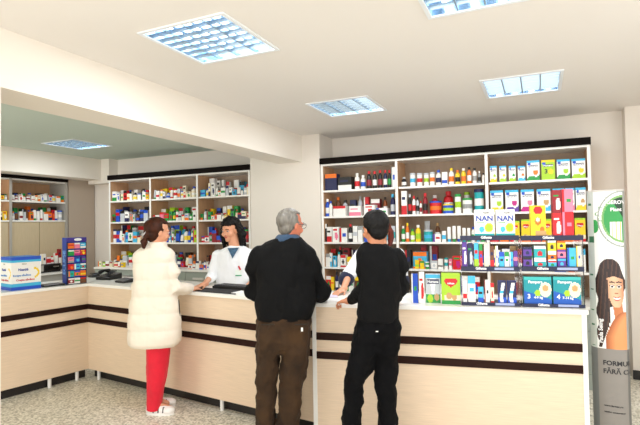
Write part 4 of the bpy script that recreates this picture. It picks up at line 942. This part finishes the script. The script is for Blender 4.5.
bm = newbm(); loft(bm, f.rings([(335, 148, 171, .2), (350, 147.5, 170.5, .19), (362, 148, 169, .18), (380, 148.5, 166, .16), (396, 148, 163, .14), (409, 147.5, 161, .13)]))
loft(bm, f.rings([(335, 146.5, 166, .17, .12), (365, 147, 163, .16, .12), (385, 148, 160, .14, .12), (402, 147.5, 158, .13, .12)]))
cloth('trousers', bm, redc, o, amp=.010, sc=(10, 10, 6), seed=4)
shoe(o, W(146.2, 410, 0), RH*.98-FH*.05, .245, .095, shoew, shoew, accent=shoeb); shoe(o, W(147, 405, .13), RH*.9+FH*.25, .245, .095, shoew, shoew, accent=shoeb)
bm = newbm(); pr = T(0, -.113, -.022); bmesh.ops.create_cone(bm, cap_ends=True, segments=16, radius1=.029, radius2=.029, depth=.016, matrix=Matrix.Translation(pr) @ R_.to_4x4() @ Matrix.Rotation(math.radians(60), 4, 'X')); obj('hair_band', bm, mat('grey_band', '#b9b4b4', .5), o)
# --- man with grey hair
f = Fig(3.5, 284); W = f.W
T_ = f.rings([(238, 275, 300, .16), (240, 271, 303, .18), (243, 263, 307, .21), (248, 257, 311, .24), (256, 255.5, 313.5, .27), (275, 256, 315, .30), (295, 256, 315, .32), (306, 255.5, 314, .32), (313, 257, 313, .31), (317.5, 257.5, 311.5, .29)])
armR = [W(307, 255, 0), W(321.5, 291, .02), W(318, 299, .36)]; armL = [W(261, 255, 0), W(253.5, 291, .02), W(262, 298, .38)]
legs = [[W(268, 335, 0), W(267, 388, 0), W(265.5, 436, 0)], [W(296, 335, 0), W(291, 388, 0), W(285, 436, 0)]]
hairg = mat('grey_hair', '#77726a', .5, var=.45, vs=45, vscale=(1, 1, .3))
o, T, R_ = body(f, 'older man seen from behind in black sweater and brown corduroy trousers, grey hair', skin2, W(290.5, 225.5, 0), math.radians(48), math.radians(-6), 1.0, hairg,
    dict(front=.028, low=-.07, line=.085, grow=1.0, rough=(.0035, 55), lumps=[((0, -.044, -.008), (.068, .053, .068))]), [W(289, 229, 0), W(288, 236, 0), W(287, 246, 0)], shrink(T_[2:9], .8), [armR, armL], legs,
    [(armR[2], (FH-RH*.4-UPZ*.1), (0, 0, 1), -RH, dict(curl=.5)), (armL[2], (FH+RH*.5-UPZ*.1), (0, 0, 1), RH, dict(curl=.5))], FH)
bm = newbm(); loft(bm, T_); tube(bm, [armR[0], W(315, 271, .01), armR[1], armR[2]], [.075, .074, .072, .045], 18); tube(bm, [armL[0], W(254.5, 271, .01), armL[1], armL[2]], [.075, .072, .068, .045], 18)
cloth('sweater', bm, blackknit, o, amp=.016, sc=(7, 7, 6), seed=9)
bm = newbm(); loft(bm, f.rings([(314, 258, 311, .28), (319, 257.5, 311, .285)])); cloth('sweater_hem', bm, blackknit, o, amp=.002)
bm = newbm(); loft(bm, f.rings([(234.3, 278.5, 297.5, .15), (236.5, 276, 300, .17), (241, 273, 302, .18)])); cloth('shirt_collar', bm, denimb, o, vox=.006, amp=.003, sc=(20, 20, 20))
bm = newbm(); loft(bm, f.rings([(315.5, 258, 310.5, .26), (322, 256.5, 311, .29), (333, 255.5, 310.5, .30), (343, 256, 309.8, .27), (350, 258, 308, .2)]))
loft(bm, f.rings([(330, 257, 282, .27), (345, 256.3, 282, .27), (365, 256.5, 277.7, .22), (385, 256.5, 276, .19), (405, 257, 274.8, .18), (425, 256.5, 274, .17), (444, 257, 273, .17)]))
loft(bm, f.rings([(330, 284, 310, .27), (345, 282.5, 310, .27), (365, 281.5, 307.5, .22), (385, 280.5, 303.5, .2), (405, 279, 301.5, .19), (425, 276, 299, .18), (444, 275, 297, .17)]))
tr = cloth('trousers', bm, cordm(), o, amp=.024, sc=(9, 9, 8), seed=2)
for px_, lab in ((268, 0), (301, 1)):
    quad_patch('pocket_flap', W(px_, 324.5, -.155 if lab == 0 else -.15), RH, UPZ, .09, .006, mat('dark_thread', '#1e160a', .8), tr, .004)
quad_patch('white_tag', W(302, 329.5, -.152), RH, UPZ, .013, .026, whitel, tr, .004)
for a in (265, 285): shoe(o, W(a, 440, -.05), FH, .28, .1, shoeb, black)
gm = mat('glasses_frame', '#3a2218', .3)
bm = newbm(); tube(bm, [T(.078, -.01, .008), T(.074, .04, .012), T(.062, .098, .01)], [.0022]*3, 6); tube(bm, [T(-.078, -.01, .008), T(-.074, .04, .012), T(-.062, .098, .01)], [.0022]*3, 6)
for q in (-1, 1): tube(bm, [T(q*.034+.026*math.cos(a), .1+.004*math.sin(a), .004+.019*math.sin(a)) for a in [2*math.pi*i/16 for i in range(17)]], [.0018]*17, 6, caps=False)
tube(bm, [T(-.009, .102, .008), T(.009, .102, .008)], [.002, .002], 6); obj('glasses', bm, gm, o, smooth=True)
# --- young man in black
f = Fig(3.2, 374); W = f.W
T_ = f.rings([(243.5, 366, 386.5, .14), (247, 362, 391, .17), (251, 358, 397, .2), (257, 358, 399, .23), (270, 360.5, 399, .25), (290, 361, 400, .26), (305, 358.5, 399, .25), (315, 357, 398, .25), (320.5, 358, 397.5, .24)])
armR = [W(396, 257, 0), W(401.5, 286, .0), W(397, 296, .3)]; armL = [W(364, 257, 0), W(363, 289, .02), W(350.5, 300.5, .27)]
legs = [[W(366, 340, 0), W(353, 398, 0), W(350.5, 458, 0)], [W(388, 340, 0), W(386, 398, 0), W(387.5, 458, 0)]]
hairb = mat('black_hair', '#060404', .6, var=.5, vs=45, spec=.25)
o, T, R_ = body(f, 'young man seen from behind in black sweater and black jeans, short dark hair', mat('tan_skin', '#c98560', .5, var=.06, vs=12), W(375, 228.8, 0), math.radians(-24), math.radians(-10), .98, hairb,
    dict(front=.028, low=-.075, line=.08, grow=1.05, rough=(.003, 70), zs=1, lumps=[((0, -.044, -.012), (.07, .056, .072))]), [W(375.5, 231, 0), W(376, 239, 0), W(377, 252, 0)], shrink(T_[2:8], .8), [armR, armL], legs,
    [(armR[2], (FH-RH*.4-UPZ*.1), (0, 0, 1), -RH, dict(curl=.5)), (armL[2], (FH*.6-RH*.7-UPZ*.15), (0, 0, 1), RH, dict(curl=.9))], FH)
bm = newbm(); loft(bm, T_); tube(bm, [armR[0], W(401, 271, 0), armR[1], armR[2]], [.062, .062, .062, .045], 18); tube(bm, [armL[0], W(362.5, 272, 0), armL[1], W(354, 298.5, .2), armL[2]+(armL[1]-armL[2])*.15], [.058, .055, .052, .04, .036], 18)
cloth('sweater', bm, blackknit, o, amp=.017, sc=(8, 8, 5), seed=19)
bm = newbm(); loft(bm, f.rings([(317, 358.5, 398, .22), (328, 355, 399.5, .25), (338, 353, 398.5, .24), (348, 353, 397, .19), (354, 356, 395, .14)]))
loft(bm, f.rings([(326, 355, 378, .24), (340, 352, 377, .25), (352, 350, 376.5, .23), (365, 347, 374, .2), (385, 344, 363.5, .17), (405, 343, 361.5, .16), (425, 342.5, 360.5, .16), (445, 342.5, 359, .15), (466, 343, 358.5, .15)]))
loft(bm, f.rings([(326, 378, 399.5, .24), (340, 376, 399, .25), (352, 375, 397.5, .23), (365, 375, 396.5, .19), (385, 375.5, 396, .17), (405, 377, 396.5, .16), (425, 378, 397, .16), (445, 379, 396.5, .15), (466, 380, 396, .15)]))
tr = cloth('jeans', bm, blackden, o, amp=.018, sc=(10, 10, 10), seed=12)
quad_patch('white_tag', W(377, 331.5, -.137), RH, UPZ, .016, .005, whitel, tr, .003)
bm = newbm(); tube(bm, [W(a, 245.8+.6*abs(a-376.5)/10, -.062+.0007*(a-376.5)**2) for a in range(367, 387)], [.0035]*20, 6); obj('neckline', bm, blackknit, o, smooth=True)
for a in (350, 387): shoe(o, W(a, 460, -.06), FH+RH*.12, .28, .1, shoeb, black)
# --- smiling pharmacist
f = Fig(4.98, 237); W = f.W
T_ = f.rings([(245.5, 229, 242, .13), (248.5, 223, 248, .17), (252, 217, 254, .21), (260, 216, 255, .24), (275, 216, 255, .25), (288, 217, 255, .24), (305, 216, 256, .26), (330, 215, 258, .28), (350, 216, 257, .28)])
armR = [W(217.5, 255, 0), W(211.5, 276, -.05), W(204, 284.5, -.38)]; armL = [W(253, 255, 0), W(256, 278, -.05), W(246, 287.5, -.40)]
legs = [[W(230, 320, 0), W(230, 352, 0), W(230, 380, 0)], [W(243, 320, 0), W(243, 352, 0), W(243, 380, 0)]]
curl_t = []
rc = random.Random(5)
for i in range(30):
    a = math.radians(90+180*i/29); x, y = .088*math.sin(a), .088*math.cos(a); ln = rc.uniform(.11, .19)
    curl_t.append(([(x*.85, y*.9-.01, .07), (x*1.15, y*1.1-.01, .0), (x*1.3+rc.uniform(-.01, .01), y*1.2-.015, -.06), (x*1.25+rc.uniform(-.02, .02), y*1.15-.01, -ln)], [.02, .026, .027, .014]))
o, T, R_ = body(f, 'smiling pharmacist with curly black hair in white coat behind the long counter', skin, W(230.5, 230, 0), math.radians(-152), math.radians(-12), 1.04, hairb,
    dict(front=.015, low=-.05, line=.06, grow=1.12, rough=(.009, 42), zs=1, tubes=curl_t), [W(232.5, 235, 0), W(234, 242, 0), W(235, 252, 0)], shrink(T_[2:8], .8), [armR, armL], legs,
    [(armR[2], (-FH*.75-RH*.5-UPZ*.12), (0, 0, 1), -FH+RH, dict(size=.95, curl=.4)), (armL[2], (-FH*.75-RH*.5-UPZ*.12), (0, 0, 1), -RH, dict(size=.95, curl=.4))], -FH)
bm = newbm(); loft(bm, T_); tube(bm, [armR[0], armR[1], armR[1]+(armR[2]-armR[1])*.3], [.062, .056, .05], 18); tube(bm, [armL[0], armL[1], armL[1]+(armL[2]-armL[1])*.35], [.062, .056, .05], 18)
ct = cloth('lab_coat', bm, coatm, o, amp=.009, sc=(9, 9, 6), seed=31)
bm = newbm(); vs = [bm.verts.new(p) for p in (W(227.5, 248, -.105), W(239, 247.5, -.105), W(232.5, 258.5, -.14), W(227.5, 248, -.07), W(239, 247.5, -.07), W(232.5, 258.5, -.1))]
for q in ((0, 1, 2), (3, 5, 4), (0, 3, 4, 1), (1, 4, 5, 2), (2, 5, 3, 0)): bm.faces.new([vs[i] for i in q])
obj('undershirt', bm, mat('patterned_blouse', '#3c5f7c', .7, var=.7, vs=60), o)
quad_patch('name_badge', W(238.5, 272.5, -.135), RH, UPZ, .065, .05, mat('badge_white', '#e8f2ea', .5), ct, .003)
quad_patch('badge_stripe', W(238.5, 275.5, -.139), RH, UPZ, .062, .01, mat('badge_green', '#2aa06a', .5), ct, .003)
quad_patch('badge_emblem', W(239.5, 268, -.139), (RH+UPZ*.5).normalized(), (UPZ-RH*.5).normalized(), .016, .045, redtxt, ct, .003)
for a in (230, 243): shoe(o, W(a, 380, .05), -FH, .24, .09, shoew, shoew)
# --- second pharmacist, mostly hidden by the young man
f = Fig(4.45, 381); W = f.W
T_ = f.rings([(245.5, 373, 388, .13), (248.5, 367, 393, .17), (252, 361, 399, .2), (260, 360, 401, .23), (275, 361, 400, .24), (290, 362, 400, .24), (310, 360, 402, .26), (350, 359, 403, .28)])
armR = [W(362, 255, 0), W(349, 275, -.12), W(343, 289.5, -.36)]; armL = [W(398, 255, 0), W(402, 276, -.05), W(396, 291, -.3)]
legs = [[W(374, 320, 0), W(374, 352, 0), W(374, 392, 0)], [W(388, 320, 0), W(388, 352, 0), W(388, 392, 0)]]
hairr = mat('auburn_hair', '#6a2414', .45, var=.4, vs=40)
rt = [([(q*.07, -.02, .06), (q*.098, -.01, 0), (q*.1, .0, -.06), (q*.09, .0, -.13)], [.03, .03, .03, .02]) for q in (-1, 1)]+[([(0, -.08, .05), (0, -.1, -.05), (0, -.09, -.13)], [.04, .05, .03])]
o, T, R_ = body(f, 'pharmacist in white tunic with navy cuffs, mostly hidden behind the young man', skin, W(380, 232, 0), math.radians(-170), math.radians(-22), .98, hairr,
    dict(front=.045, low=-.05, line=.065, grow=1.08, tubes=rt), [W(380.5, 236, 0), W(381, 242, 0), W(381, 252, 0)], shrink(T_[2:7], .8), [armR, armL], legs,
    [(armR[2], (-FH*.7-RH*.6-UPZ*.2), (0, 0, 1), -FH+RH, dict(size=.95, curl=.5)), (armL[2], (-FH*.9-RH*.1-UPZ*.1), (0, 0, 1), -RH, dict(size=.95, curl=.4))], -FH)
bm = newbm(); loft(bm, T_); tube(bm, [armR[0], armR[1]], [.07, .066], 18); tube(bm, [armL[0], armL[1]], [.065, .06], 18)
ct = cloth('tunic', bm, coatm, o, amp=.008, sc=(9, 9, 6), seed=41)
for a, r in ((armR, .07), (armL, .064)):
    d = (a[1]-a[0]).normalized(); bm = newbm(); tube(bm, [a[1]+d*.035, a[1]+d*.06], [r, r-.002], 20); obj('navy_cuff', remesh(bm, .007, 1), navyc, ct, smooth=True)
for a in (374, 388): shoe(o, W(a, 395, .05), -FH, .24, .09, shoew, shoew)
# ------------------------------------------------------------------ light
def area(name, loc, rot, sx_, sy_, e, col):
    ld = bpy.data.lights.new(name, 'AREA'); ld.shape = 'RECTANGLE'; ld.size = sx_; ld.size_y = sy_; ld.energy = e; ld.color = col
    o = bpy.data.objects.new(name, ld); COL.objects.link(o); o.location = loc; o.rotation_euler = rot; return o
area('daylight_window_2', (-.3, -2.45, 1.4), (math.radians(104), 0, 0), 4.6, 2.1, 90, (1, .975, .94))
area('daylight_window_1', (-5.1, -2.45, 1.4), (math.radians(100), 0, 0), 3.5, 2.1, 105, (1, .975, .94))
area('daylight_window_3', (2.45, .8, 1.4), (math.radians(104), 0, math.radians(90)), 5.2, 2.1, 68, (1, .975, .94))
w = bpy.data.worlds.new('world'); SC.world = w; w.use_nodes = True
w.node_tree.nodes['Background'].inputs[0].default_value = (.85, .92, 1, 1); w.node_tree.nodes['Background'].inputs[1].default_value = .8
SC.view_settings.view_transform = 'Standard'; SC.view_settings.look = 'None'; SC.view_settings.gamma = 1; SC.view_settings.exposure = .2
